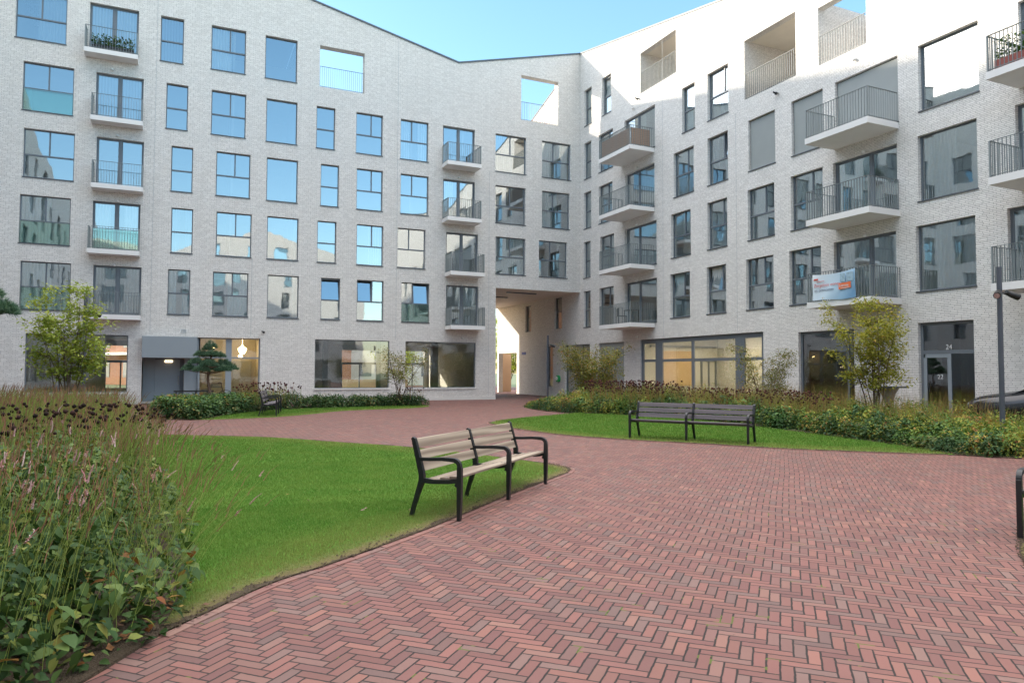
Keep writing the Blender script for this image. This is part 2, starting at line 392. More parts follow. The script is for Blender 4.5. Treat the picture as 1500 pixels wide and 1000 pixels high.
CAM=np.array([-21.94,-38.0])
def nz(q,f,s=0):  # cheap smooth noise
    x,y=q[:,0]*f,q[:,1]*f
    return (np.sin(x*1.3+s)+np.sin(y*1.7+s*2.1)+np.sin((x+y)*.9+s*.7)+np.sin((x-y)*1.9+s*1.3)+np.sin(x*3.1+y*2.3+s))*.2



# ------------------------------------------------------------------ facade machinery
def wall_mesh(mb, outline, holes, plane, thick=.24, m=0, back=False):
    """outline/hole rects in (s,z). plane: function (s,d,z)->world, d>0 = inwards"""
    rings=[[Vector((a,b,0)) for a,b in outline]]+[[Vector((h[0],h[2],0)),Vector((h[0],h[3],0)),Vector((h[1],h[3],0)),Vector((h[1],h[2],0))] for h in holes]
    flat=[p for r in rings for p in r]
    tris=tessellate_polygon(rings)
    mb.add([plane(p.x,0,p.y) for p in flat],[tuple(t) for t in tris],m)
    if back: mb.add([plane(p.x,thick,p.y) for p in flat],[tuple(t) for t in tris],m)
    for h in holes:
        a,b,c,d=h[:4]; t=h[4] if len(h)>4 else thick
        mb.quad(plane(a,0,c),plane(a,t,c),plane(a,t,d),plane(a,0,d),m); mb.quad(plane(b,0,c),plane(b,0,d),plane(b,t,d),plane(b,t,c),m)
        mb.quad(plane(a,0,d),plane(a,t,d),plane(b,t,d),plane(b,0,d),m); mb.quad(plane(a,0,c),plane(b,0,c),plane(b,t,c),plane(a,t,c),m)
PL=lambda s,d,z:(s,d,z)          # left wing: facade y=0, inwards +y
PR=lambda s,d,z:(d,s,z)          # right wing: facade x=0, inwards +x

_wc={}
def window_parts(w,h,kind,split=.5,tr=.47,tilt=None,curt=None,seed=0):
    """local: x 0..w centred, outward -y, z 0..h. Returns list of (name, mesh)"""
    key=(round(w,2),round(h,2),kind,split,tr,tilt,curt,seed if curt else 0)
    if key in _wc: return _wc[key]
    f=MB(); g=MB(); y0,y1=.14,.20; fw=.045; x0,x1=-w/2,w/2
    def bar(a,b,c,d,yy0=y0,yy1=y1): f.box(a,b,yy0,yy1,c,d)
    def pane(a,b,c,d,y=.172,tl=0):
        j=random.uniform(-.004,.004); k=random.uniform(-.003,.003)
        g.quad((a,y+j,c),(b,y-j,c),(b,y-j+k+tl,d),(a,y+j+k+tl,d))
    bar(x0,x0+fw,0,h); bar(x1-fw,x1,0,h); bar(x0+fw,x1-fw,h-fw,h); bar(x0+fw,x1-fw,0,fw)
    if kind=='F': pane(x0+fw,x1-fw,fw,h-fw)
    elif kind in('T','N','A'):
        zt=h*tr; bar(x0+fw,x1-fw,zt-.032,zt+.032,y0-.012,y1)
        pane(x0+fw,x1-fw,fw,zt-.04)
        if kind=='N':
            tl=.0
            if tilt:
                f.box(x0+fw,x1-fw,y0+.0,y0+.05,h-fw-.05,h-fw-.001)
                tl=.16
            pane(x0+fw,x1-fw,zt+.04,h-fw,.172,tl)
        else:
            xm=x0+w*split; bar(xm-.03,xm+.03,zt+.04,h-fw)
            l=.16 if tilt=='L' else 0; r=.16 if tilt=='R' else 0
            pane(x0+fw,xm-.03,zt+.04,h-fw,.172,l); pane(xm+.03,x1-fw,zt+.04,h-fw,.172,r)
            if l or r:
                a,b=(x0+fw,xm-.03) if l else (xm+.03,x1-fw)
                for (c,d) in ((a,a+.045),(b-.045,b)):
                    f.add([(c,.15,zt+.04),(d,.15,zt+.04),(d,.19,zt+.04),(c,.19,zt+.04),(c,.15+.16,h-fw-.02),(d,.15+.16,h-fw-.02),(d,.19+.16,h-fw-.02),(c,.19+.16,h-fw-.02)],
                          [(0,3,2,1),(4,5,6,7),(0,1,5,4),(1,2,6,5),(2,3,7,6),(3,0,4,7)])
    elif kind=='D':
        xm=x0+w*split; bar(xm-.045,xm+.045,fw,h-fw)
        for a,b in ((x0+fw,xm-.045),(xm+.045,x1-fw)):
            yy=y0+.02
            f.box(a,a+.05,yy,y1-.006,fw,h-fw); f.box(b-.05,b,yy,y1-.006,fw,h-fw); f.box(a+.05,b-.05,yy,y1-.006,h-fw-.05,h-fw); f.box(a+.05,b-.05,yy,y1-.006,fw,fw+.07)
            pane(a+.05,b-.05,fw+.07,h-fw-.05)
    out=[('window',f.mesh('window',M['frame']))]
    if kind!='S': out.append(('pane',g.mesh('pane',M['glass'])))
    else:
        s=MB(); s.box(x0+fw,x1-fw,.10,.13,fw*.2,h-fw); out.append(('roller_shutter',s.mesh('roller_shutter',M['shutter'])))
    sl=MB(); sl.box(x0-.02,x1+.02,-.035,.14,-.045,-.003); out.append(('sill',sl.mesh('sill',M['coping'])))
    if curt and kind!='S':
        rr=random.Random(seed); c=MB(); mat=M[CURT[curt-1]] if curt<=4 else M['curtain']
        spans={0:[(0,1)],1:[(0,.36),(.66,1)],2:[(0,.6)],3:[(.42,1)],4:[(0,.97)]}[rr.randrange(5)]
        for (a,b) in spans:
            c=MB(); xa=x0+.04+(w-.08)*a; xb=x0+.04+(w-.08)*b; n=max(6,int((xb-xa)/.025)); ph=rr.random()*9
            pts=[(xa+(xb-xa)*i/n,.27+.03*math.sin(i*1.25+ph)+.012*math.sin(i*.53)) for i in range(n+1)]
            vs=[(px,py,.0) for px,py in pts]+[(px,.27+(py-.27)*.6,h) for px,py in pts]
            c.add(vs,[(i,i+1,n+2+i,n+1+i) for i in range(n)],0,True)
            out.append(('curtain',c.mesh('curtain',mat)))
    _wc[key]=out; return out
def put_window(root, wing, s0, s1, z0, z1, kind, **k):
    w=abs(s1-s0); h=z1-z0; parts=window_parts(w,h,kind,**k)
    sc=(s0+s1)/2; loc=(sc,0,z0) if wing=='L' else (0,sc,z0); rz=0 if wing=='L' else -math.pi/2
    top=None
    for n,me in parts:
        if top is None:
            top=link(n,me,root,loc=(loc[0]-root.location.x,loc[1]-root.location.y,loc[2]-root.location.z),rz=rz)
        else: link(n,me,top)
    return top
def railing(mb, pts, z0, z1, gap=.112, m=0):
    """pts: plan polyline; flat bars"""
    for a,b in zip(pts,pts[1:]):
        a=Vector((*a,0)); b=Vector((*b,0)); L=(b-a).length; d=(b-a)/L; nrm=Vector((-d.y,d.x,0)); n=max(2,round(L/gap))
        for i in range(n+1):
            p=a+d*(L*i/n); q=[p-d*.006-nrm*.014,p+d*.006-nrm*.014,p+d*.006+nrm*.014,p-d*.006+nrm*.014]
            mb.add([(v.x,v.y,z0) for v in q]+[(v.x,v.y,z1-.012) for v in q],[(0,1,5,4),(1,2,6,5),(2,3,7,6),(3,0,4,7)],m)
        for zz,hh in ((z1-.012,.012),(z0+.045,.012)):
            q=[a-nrm*.025,b-nrm*.025,b+nrm*.025,a+nrm*.025]
            mb.add([(v.x,v.y,zz) for v in q]+[(v.x,v.y,zz+hh) for v in q],[(0,3,2,1),(4,5,6,7),(0,1,5,4),(1,2,6,5),(2,3,7,6),(3,0,4,7)],m)
_bc={}
def balcony(root, wing, s0, s1, z, p, solid=None):
    """s0<s1 along the viewer's left-to-right in local x"""
    w=abs(s1-s0); sc=(s0+s1)/2; key=(round(w,2),p,solid)
    if key not in _bc:
        sl=MB(); sl.box(-w/2,w/2,-p,-.002,-.21,0)
        rl=MB(); e=.04; railing(rl,[(-w/2+e,-.03),(-w/2+e,-p+e),(w/2-e,-p+e),(w/2-e,-.03)],.0,1.04)
        for x in (-w/2+e,w/2-e): rl.box(x-.022,x+.022,-p+e-.022,-p+e+.022,0,1.035)
        lp=MB(); lp.lathe([(0,0),(.06,0),(.07,-.03),(.05,-.075),(0,-.085)],(0,-.10,-.62),12)
        lp.box(-.03,.03,-.06,0,-.62,-.58)
        _bc[key]=(sl.mesh('balcony',[M['concrete']]),rl.mesh('railing',M['rail']),lp.mesh('balcony_lamp',M['white']))
    a,b,c=_bc[key]; loc=(sc,0,z) if wing=='L' else (0,sc,z); rz=0 if wing=='L' else -math.pi/2
    o=link('balcony',a,root,loc=(loc[0]-root.location.x,loc[1]-root.location.y,loc[2]),rz=rz)
    link('railing',b,o); link('wall_lamp',c,o); return o
Z={1:(16.5,18.7),2:(13.25,15.45),3:(10.23,12.42),4:(7.25,9.42),5:(4.28,6.44)}
FL={1:16.32,2:13.22,3:10.12,4:7.14,5:4.14}
FL={1:16.3,2:13.2,3:10.1,4:7.1,5:4.12}

# ------------------------------------------------------------------ LEFT WING
LWR=thing('apartment_building',(-18,0,0),0,'pale brick apartment block on the left with V-notched roofline and passage at its right end','building')
cols={'A':[(-29.1,-27.13),(-28.75,-26.78),(-28.65,-26.68),(-28.72,-26.76),(-28.62,-26.68)],
'B':[(-26.23,-24.2),(-25.9,-23.93),(-25.81,-23.85),(-25.89,-23.93),(-25.8,-23.82)],
'C':[(-23.26,-22.24),(-22.95,-21.99),(-22.67,-21.71),(-22.61,-21.65),(-22.69,-21.71)],
'D':[(-21.0,-19.39),(-20.94,-19.33),(-20.66,-19.07),(-20.6,-18.96),(-20.7,-19.06)],
'E':[(-18.46,-16.88),(-18.36,-16.83),(-18.29,-16.76),(-18.22,-16.68),(-18.15,-16.62)],
'F':[None,(-15.86,-14.89),(-15.6,-14.65),(-15.73,-14.75),(-15.5,-14.51)],
'G':[None,(-13.78,-12.33),(-13.72,-12.3),(-13.68,-12.24),(-13.63,-12.19)],
'H':[None,(-11.34,-9.74),(-11.31,-9.71),(-11.45,-9.86),(-11.2,-9.61)],
'I':[None,(-8.89,-6.95),(-8.86,-6.93),(-8.66,-6.72),(-8.63,-6.68)],
'J':[None,(-5.66,-3.68),(-5.65,-3.71),(-5.63,-3.7),None],
'K':[None,(-2.63,-.66),(-2.62,-.73),(-2.82,-.9),None],
'a':[(-32.2,-30.9),(-32.2,-30.8),(-32.1,-30.7),(-32.2,-30.8),(-32.1,-30.7)]}
kindL={'A':'A','B':'D','C':'N','D':'T','E':'F','F':'N','G':'T','H':'T','I':'D','J':'T','K':'T','a':'T','b':'T','c':'N'}
splitL={'A':.5,'D':.55,'G':.58,'H':.42,'J':.5,'K':.42,'B':.5,'I':.5}
curtL={'A1':2,'A4':1,'A5':1,'B1':1,'B2':2,'B4':1,'B5':2,'C1':4,'C5':3,'D1':1,'D5':3,'H2':1,'K2':1,'J2':2,'I3':1,'G4':2,'C4':4,'I5':1,'K3':3,'J4':1,'E5':0}
tiltL={'F5':True,'G5':'L','H5':'R'}
holes=[]
for c,rs in cols.items():
    for i,r in enumerate(rs):
        if r:
            row=i+1; z0,z1=Z[row]
            if kindL[c]=='D': z0=FL[row]+.05
            holes.append((r[0],r[1],z0,z1)); key=c+str(row)
            _lastwin=[None]; _lastwin[0]=put_window(LWR,'L',r[0],r[1],z0,z1,kindL[c],split=splitL.get(c,.5),tilt=tiltL.get(key),curt=curtL.get(key) or None,seed=ord(c)+row*3)
            if key in ('A4','A5','A2','J5','K5','B4','H5'):
                gw=MB(); ww=abs(r[1]-r[0])/2-.03; gw.box(-ww,ww,.045,.057,.02,1.0); link('glass_guard',gw.mesh('glass_guard',M['railglass']),_lastwin[0])
                gw=MB(); gw.box(-ww,ww,.035,.067,1.0,1.025); link('guard_rail',gw.mesh('guard_rail',M['frame']),_lastwin[0])
            if c=='B': balcony(LWR,'L',r[0]-.12,r[1]+.03,FL[row],.7)
            if c=='I': balcony(LWR,'L',r[0]-.06,r[1]+.02,FL[row],1.0)
holes+=[(-15.73,-13.37,16.5,18.7,.45),(-4.02,-1.54,16.5,19.19,.45)]
gl=[(-28.34,-24.3,.56,3.22),(-15.76,-11.83,.68,3.22),(-10.94,-6.82,.68,3.22)]
holes+=gl; holes.append((-23.71,-18.44,.0001,3.2,.20)); 
mb=MB()
ROOFL=[(-33,24.7),(-32.9,24.73),(-7.97,19.16),(0,21.2)]
outline=[(-33,0),(-23.71-.0,0),(-5.6,0),(-5.6,6.42),(0,6.42)]+[(0,21.2),(-7.97,19.16),(-32.9,24.73),(-33,24.7)]
holes2=[h for h in holes if h[2]>.01]
# the entrance opening touches the ground: cut it into the outline
outline=[(-33,0),(-23.71,0),(-23.71,3.2),(-18.44,3.2),(-18.44,0),(-5.6,0),(-5.6,6.42),(0,6.42),(0,21.2),(-7.97,19.16),(-32.9,24.73),(-33,24.7)]
wall_mesh(mb,outline,holes2,PL)
# reveals of entrance
mb.quad((-23.71,0,0),(-23.71,.25,0),(-23.71,.25,3.2),(-23.71,0,3.2)); mb.quad((-18.44,0,0),(-18.44,.25,0),(-18.44,.25,3.2),(-18.44,0,3.2)); mb.quad((-23.71,0,3.2),(-23.71,.25,3.2),(-18.44,.25,3.2),(-18.44,0,3.2))
# top of the screen wall, its back face and the gable of the higher part
D=12.65
def back_wall(mb):
    hs=[(-11.9,-9.4,.35,3.05),(-7.7,-5.9,.35,3.05),(-26.3,-24.6,.5,3.1),(-22.2,-21.2,.1,2.6)]
    ol=[(-33,0),(-5.6,0),(-5.6,6.42),(0,6.42),(0,16.1),(-16.3,16.1),(-16.3,21.0),(-32.9,24.73),(-33,24.7)]
    wall_mesh(mb,ol,hs,lambda s,d,z:(s,D-d,z),.2)
back_wall(mb)
for a,b,c,d in [(-15.73,-13.37,16.5,18.7),(-4.02,-1.54,16.5,19.19)]: pass
wall_mesh(mb,[(-16.3,16.1),(0,16.1),(0,21.2),(-7.97,19.16),(-16.3,21.02)],[(-15.73,-13.37,16.5,18.7,.01),(-4.02,-1.54,16.5,19.19,.01)],lambda s,d,z:(s,.45-d,z))
mb.quad((-16.3,.0,16.1),(-16.3,D,16.1),(-16.3,D,21.0),(-16.3,0,21.0)); mb.quad((-33,0,0),(-33,D,0),(-33,D,24.7),(-33,0,24.7))
# passage left side
mb.quad((-5.6,0,0),(-5.6,D,0),(-5.6,D,6.42),(-5.6,0,6.42))
mb.build('wall',M['brick'],LWR,world=True)
sf=MB(); sf.quad((-5.6,0.,6.42),(-5.6,D,6.42),(0,D,6.42),(0,0.,6.42)); sf.build('passage_ceiling',M['slab_under'],LWR,world=True)
# strip lights in passage ceiling
for (x,y,l) in ((-3.2,1.6,2.0),(-3.9,4.4,2.0),(-4.6,7.4,1.6)):
    q=MB(); q.box(x-l/2,x+l/2,y-.05,y+.05,6.35,6.415); q.build('strip_lamp',M['frame'],LWR,world=True)
rf=MB()
rf.box(-16.3,-.002,.45,D,15.95,16.1)
for (x0,z0),(x1,z1) in (((-33,24.7),(-32.9,24.73)),((-32.9,24.73),(-16.3,21.02))):
    rf.quad((x0,0,z0),(x1,0,z1),(x1,D,z1),(x0,D,z0))
rf.build('roof',M['coping'],LWR,world=True)
cp=MB()
for (x0,z0),(x1,z1) in zip(ROOFL,ROOFL[1:]):
    y1=.47
    v=[(x0,-.04,z0+.004),(x1,-.04,z1+.004),(x1,y1,z1+.004),(x0,y1,z0+.004)]
    cp.add(v+[(a,b,c+.09) for a,b,c in v],[(0,3,2,1),(4,5,6,7),(0,1,5,4),(1,2,6,5),(2,3,7,6),(3,0,4,7)])
cp.build('roof_coping',M['coping'],LWR,world=True)
# interior floors and partitions
it=MB()
for z in (3.45,6.62,9.7,12.75,15.75):
    x1=-5.7 if z<6 else -.05
    it.box(-32.9,x1,.25,D-.25,z,z+.22)
for z0,z1 in ((3.68,6.61),(6.85,9.69),(9.93,12.74),(12.98,15.74),(15.98,19.)):
    xr=-5.7 if z0<6 else -.05
    if z0>15: xr=-16.4
    it.box(-32.8,xr,4.6,4.7,z0,z1)
    for k,x in enumerate(np.arange(-32.3,xr-.5,3.1)): 
        it.box(x-.05,x+.05,.5,4.59,z0,z1)
it.build('interior',M['inner'],LWR,world=True)
# ground floor interior
it=MB()
it.box(-32.9,-5.7,.25,D-.25,.02,.10)
it.box(-16.6,-16.5,.3,D-.3,.11,3.44); it.box(-30,-29.9,.3,D-.3,.11,3.44); it.box(-18.3,-18.2,.3,5.,.11,3.44); it.box(-23.85,-23.75,.3,D-.3,.11,3.44)
it.box(-11.1,-10.9,5.5,5.9,.11,3.44); it.box(-7.6,-7.2,5.5,5.9,.11,3.44); it.box(-14.3,-14.0,6,6.3,.11,3.44); 
it.build('ground_floor_interior',M['inner'],LWR,world=True)
for a,b,c,d in ((-11.9,-9.4,.35,3.05),(-7.7,-5.9,.35,3.05),(-26.3,-24.6,.5,3.1)):
    q=MB(); yb=D-.15; q.box(a,b,yb,yb+.06,2.05,2.2); q.box((a+b)/2-.04,(a+b)/2+.04,yb+.003,yb+.057,c,2.05); q.box(a,a+.06,yb,yb+.06,c,2.05); q.box(b-.06,b,yb,yb+.06,c,2.05); q.build('rear_window_frame',M['frame'],LWR,world=True)
# plinth, expansion joints
q=MB(); q.box(-33,-23.72,-.012,-.002,0,.17); q.box(-18.43,-5.59,-.012,-.002,0,.17); q.build('plinth',M['sill'],LWR,world=True)
for x,z0,z1 in ((-23.4,3.3,21.9),(-18.9,3.3,7.2),(-11.5,3.3,19.8),(-6.05,.2,13.2)):
    q=MB(); q.box(x-.006,x+.006,-.003,.0,z0,z1); q.build('expansion_joint',M['panel'],LWR,world=True)
# shop windows
def shop(root,wing,s0,s1,z0,z1,muls=(),trans=(),fw=.05,mw=.05,glass='shopglass',tw=.05,sill=True):
    w=abs(s1-s0); h=z1-z0; f=MB(); g=MB(); x0,x1=-w/2,w/2; y0,y1=.12,.18
    f.box(x0,x0+fw,y0,y1,0,h); f.box(x1-fw,x1,y0,y1,0,h); f.box(x0+fw,x1-fw,y0,y1,h-fw,h); f.box(x0+fw,x1-fw,y0,y1,0,fw)
    xs=[x0+fw]; 
    for mm in muls:
        c,wd=(mm if isinstance(mm,tuple) else (mm,mw)); xc=x0+w*c; f.box(xc-wd/2,xc+wd/2,y0,y1,fw,h-fw); xs+=[xc-wd/2,xc+wd/2]
    xs.append(x1-fw)
    zs=[fw]
    for t in trans: zs+=[h*t-tw/2,h*t+tw/2]
    zs.append(h-fw)
    for a,b in zip(xs[::2],xs[1::2]):
        for t in trans: f.box(a,b,y0-.003,y1-.003,h*t-tw/2,h*t+tw/2)
        for c,d in zip(zs[::2],zs[1::2]):
            j=random.uniform(-.003,.003); g.quad((a,.15+j,c),(b,.15-j,c),(b,.15-j,d),(a,.15+j,d))
    sc=(s0+s1)/2; loc=(sc,0,z0) if wing=='L' else (0,sc,z0)
    o=f.build('shop_window',M['frame'],root,loc=(loc[0]-root.location.x,loc[1]-root.location.y,z0),rz=0 if wing=='L' else -math.pi/2)
    g.build('pane',M[glass],o)
    if sill:
        q=MB(); q.box(x0-.03,x1+.03,-.05,.12,-.075,-.003); q.build('sill',M['sill'],o)
    return o
shop(LWR,'L',-28.34,-24.3,.56,3.22,(.32,),(),glass='shopglass')
shop(LWR,'L',-15.76,-11.83,.68,3.22,(),(),.035)
shop(LWR,'L',-10.94,-6.82,.68,3.22,(),(),.035)

# entrance
en=MB()
X=lambda px:(-23.71+(px-208.5)/(381.5-208.5)*5.27)
en.box(-23.7,X(286),-.55,.2,2.18,3.19)                      # boxed canopy front
en.box(-23.7,X(226),.9,.96,0.02,2.17); en.box(X(268),X(289),.3,.36,.02,2.17); en.box(X(289)-.03,X(289)+.03,.13,.9,.02,2.17)
en.box(-23.7,X(289),.201,1.,2.175,2.3)
o=en.build('entrance_surround',M['panel'],LWR,world=True); bevel(o,.008)
d=MB(); d.box(X(226),X(262),.86,.93,.03,2.1); d.build('entrance_door',M['panel'],LWR,world=True)
d=MB(); d.box(X(262),X(268),.80,.95,.03,2.17); d.box(X(226),X(262),.84,.95,2.1,2.17); d.build('door_jamb',M['frame'],LWR,world=True)
d=MB(); d.tube([(X(260),.80,.9),(X(260),.80,1.35)],.018); d.build('door_handle',M['silver'],LWR,world=True)
d=MB(); d.box(X(240),X(251),.81,.835,1.98,2.08); o=d.build('house_number_plate',emission('lit_plate',(1,.72,.45),1.3),LWR,world=True)
d=MB(); 
for k in range(3): d.box(X(243)+k*.08,X(243)+k*.08+.055,.80,.809,2.0,2.06)
d.build('plate_digits',M['black'],o)
f=MB(); g=MB()
zt=2.22
for a,b in ((289,291),(329,338),(379.5,381.3)): f.box(X(a),X(b),.16,.24,.03,3.19)
for a,b in ((291,329),(338,379.5)):
    f.box(X(a),X(b),.163,.237,zt-.04,zt+.04); f.box(X(a),X(b),.16,.24,3.14,3.19); f.box(X(a),X(b),.16,.24,.03,.1)
    g.quad((X(a),.2,.1),(X(b),.2,.1),(X(b),.2,zt-.04),(X(a),.2,zt-.04)); g.quad((X(a),.2,zt+.04),(X(b),.2,zt+.04),(X(b),.2,3.14),(X(a),.2,3.14))
f.box(X(286),X(291),.16,.24,2.18,3.19)
o=f.build('entrance_glazing',M['panel'],LWR,world=True); link('pane',g.mesh('pane',M['shopglass']),o)
# hall behind the glazing
f=MB(); f.box(X(289),-18.45,2.6,2.7,.03,3.4); f.box(X(289)-.06,X(289),.95,2.6,.03,3.4); f.box(-18.44,-18.3,.25,2.6,.03,3.4); f.build('entrance_hall',simple('hall_wall',(.60,.54,.42),.8,0,.1,1.),LWR,world=True)
f=MB()
for (a,b) in ((291,300),(308,328)):
    for k in range(5):
        f.box(X(a),X(b),2.4,2.58,.95+k*.2,.95+k*.2+.17)
o=f.build('letterboxes',M['sill'],LWR,world=True); bevel(o,.01)
f=MB(); f.box(X(345),X(375),2.5,2.58,.05,2.1); f.build('lift_door',M['room_pale'],LWR,world=True)
lamp_em=emission('warm_lamp',(1.0,.66,.28),5.)
f=MB(); f.lathe([(0,.0),(.10,.03),(.17,.14),(.22,.30),(.06,.42),(.02,.5)],(X(357),1.4,2.42),14); f.lathe([(0,0),(.08,.03),(.11,.11),(.08,.19),(0,.22)],(X(354),1.35,2.2),14); f.tube([(X(357),1.4,2.9),(X(357),1.4,3.4)],.008,5)
f.build('pendant_lamp',lamp_em,LWR,world=True)
f=MB(); f.lathe([(0,-.09),(.065,-.06),(.09,0),(.065,.06),(0,.09)],(X(311),1.6,2.75),12); f.build('pendant_lamp',lamp_em,LWR,world=True)
# vent grille, cameras, sensors
f=MB(); f.box(-22.1,-21.8,-.03,0,3.42,3.58); o=f.build('vent_grille',M['white'],LWR,world=True)
f=MB(); [f.box(-22.07,-21.83,-.036,-.031,3.445+k*.03,3.455+k*.03) for k in range(5)]; f.build('slots',M['frame'],o)
def cam_part(root,x,y,z,out):
    f=MB(); ox,oy=out; f.lathe([(0,.05),(.05,.045),(.06,0),(.05,-.05),(0,-.07)],(x+ox*.12,y+oy*.12,z),12); f.tube([(x,y,z+.02),(x+ox*.12,y+oy*.12,z+.02)],.03,8); f.tube([(x+ox*.12,y+oy*.12,z),(x+ox*.26+oy*.1,y+oy*.26,z+.03)],.035,8)
    f.build('security_camera',M['black'],root,world=True)
cam_part(LWR,-18.3,0,3.52,(0,-1))
# loggia railings
for a,b in ((-15.73,-13.37),(-4.02,-1.54)):
    f=MB(); railing(f,[(a+.03,.06),(b-.03,.06)],16.5,17.62); f.build('loggia_railing',M['rail'],LWR,world=True)

# ------------------------------------------------------------------ RIGHT WING
RWR=thing('apartment_building',(0,-15,0),0,'pale brick apartment block on the right with deep balconies and sunlit upper wall','building')
RW=[('N0','N',-.51,-1.36,16.5,18.72),('N0b','N',-2.56,-3.52,16.5,18.7)]
for row,(a,b) in {2:(-.48,-1.32),3:(-.46,-1.31),4:(-.43,-1.23),5:(-.43,-1.23)}.items(): RW.append((f'N{row}','N',a,b,*Z[row]))
for row,(a,b) in {2:(-2.17,-3.7),3:(-2.17,-3.64),4:(-2.31,-3.81),5:(-2.23,-3.76)}.items(): RW.append((f'O{row}','T',a,b,*Z[row]))
for row,(a,b) in {2:(-4.87,-7.7),3:(-4.96,-7.64),4:(-4.9,-7.8),5:(-4.93,-7.8)}.items(): RW.append((f'P{row}','D',a,b,FL[row]+.05,Z[row][1]))
for row,(a,b) in {2:(-9.93,-10.89),3:(-9.23,-10.78),4:(-9.01,-10.52),5:(-8.93,-10.44)}.items(): RW.append((f'Q{row}','T' if row>2 else 'N',a,b,*Z[row]))
for row,(a,b) in {2:(-11.8,-13.2),3:(-11.77,-13.14),4:(-11.73,-13.06),5:(-11.65,-12.96)}.items(): RW.append((f'S{row}','T',a,b,*Z[row]))
for row,(a,b) in {3:(-14.43,-15.96),4:(-14.35,-15.88),5:(-14.22,-15.79)}.items(): RW.append((f'T{row}','S' if row==3 else 'T',a,b,*Z[row]))
for row,(a,b) in {3:(-16.84,-18.39),4:(-16.76,-18.34),5:(-16.64,-18.21)}.items(): RW.append((f'U{row}','S' if row==3 else 'T',a,b,*Z[row]))
for row,(a,b) in {3:(-18.96,-21.55),4:(-18.82,-21.46),5:(-18.8,-21.37)}.items(): RW.append((f'W{row}','S' if row==3 else 'D',a,b,FL[row]+.05,Z[row][1]))
for row,(a,b) in {3:(-22.3,-24.27),4:(-22.22,-24.17),5:(-22.1,-24.06)}.items(): RW.append((f'Y{row}','F',a,b,*Z[row]))
for row,(a,b) in {3:(-25.44,-28.0),4:(-25.29,-27.9),5:(-25.0,-27.7)}.items(): RW.append((f'Z{row}','D',a,b,FL[row]+.05,Z[row][1]))
for i,y in enumerate((-30,-33.2,-36.4,-39.6)):
    for row in (3,4,5): RW.append((f'V{i}{row}','T',y,y-1.5,*Z[row]))
curtR={'Q3':3,'T3':0,'U3':0,'S5':3,'T4':3,'U4':3,'Z3':1,'W3':0,'Q4':1,'S2':4,'N3':1,'N4':2,'N5':2,'O5':1,'O3':1,'O2':3,'P3':1,'W5':1,'Y3':0,'Y5':1,'O4':1,'Q5':3,'S5':1,'S4':1,'Q3':1,'T4':1,'T5':2,'U4':1,'P5':1,'P2':1,'P4':2,'W4':3,'Z4':1,'Z5':1,'S3':4,'U5':2,'Y4':2}
tiltR={'Q5':'L','S5':'L','S3':'R','N0b':True}
splitR={'O':.6,'Q':.62,'S':.72,'T':.6,'U':.62,'P':.42,'W':.58,'Z':.5,'V':.5,'N':.5,'Y':.5}
holes=[]
for nm,kd,a,b,z0,z1 in RW:
    holes.append((b,a,z0,z1)); put_window(RWR,'R',a,b,z0,z1,kd,split=splitR[nm[0]],tilt=tiltR.get(nm),curt=curtR.get(nm,(1,3,1,2)[(ord(nm[0])*7+int(nm[1])*5)%4] if kd in 'TDN' else None) or None,seed=ord(nm[0])*3+int(nm[1])*7)
for row in (2,3,4,5): balcony(RWR,'R',-7.62,-4.62,FL[row]-.02,1.5)
for row in (3,4,5): balcony(RWR,'R',-21.55,-18.9,FL[row],1.5); balcony(RWR,'R',-28.4,-25.4,FL[row]-.02,1.5)
loggia=[(-9.47,-6.42,16.45,18.63,3.0,True),(-17.1,-14.23,13.4,16.0,3.0,True),(-20.35,-18.22,13.35,15.6,3.0,False)]
for a,b,c,d,dep,ceil in loggia: holes.append((a,b,c,d,.35))
passh=[(6.79,7.67,4.35,6.2),(2.33,3.31,4.35,6.42-.06),(3.53,4.46,.6,3.25)]
holes+=passh
ol=[(-44,0),(-19.63,0),(-19.63,3.18),(-17.06,3.18),(-17.06,0),(-15.18,0),(-15.18,3.3),(-6.27,3.3),(-6.27,0),(-4.78,0),(-4.78,3.26),(-2.15,3.26),(-2.15,0),(-1.15,0),(-1.15,3.26),(1.92,3.26),(1.92,0),
    (9.16,0),(9.16,2.96),(12.4,2.96),(12.4,0),(12.65,0),(12.65,17.4),(0,21.2),(-24.,16.1),(-44,19.5)]
ol=[(-44,0),(-23.94,0),(-23.94,3.24),(-22.11,3.24),(-22.11,0)]+ol[1:]
mb=MB(); wall_mesh(mb,ol,holes,PR)
for a,b,t,dp in ((-23.94,-22.11,3.24,.24),(-19.63,-17.06,3.18,.24),(-15.18,-6.27,3.3,.14),(-4.78,-2.15,3.26,.24),(-1.15,1.92,3.26,.3),(9.16,12.4,2.96,.35)):
    mb.quad((0,a,0),(dp,a,0),(dp,a,t),(0,a,t)); mb.quad((0,b,0),(dp,b,0),(dp,b,t),(0,b,t)); mb.quad((0,a,t),(dp,a,t),(dp,b,t),(0,b,t))
for a,b,c,d,dep,ceil in loggia:
    x0=.35
    mb.quad((x0,a,c),(dep,a,c),(dep,b,c),(x0,b,c))
    tp=d+.02 if ceil else d+.3
    mb.quad((x0,a,c),(dep,a,c),(dep,a,tp),(x0,a,tp)); mb.quad((x0,b,c),(dep,b,c),(dep,b,tp),(x0,b,tp)); mb.quad((dep,a,c),(dep,b,c),(dep,b,tp),(dep,a,tp))
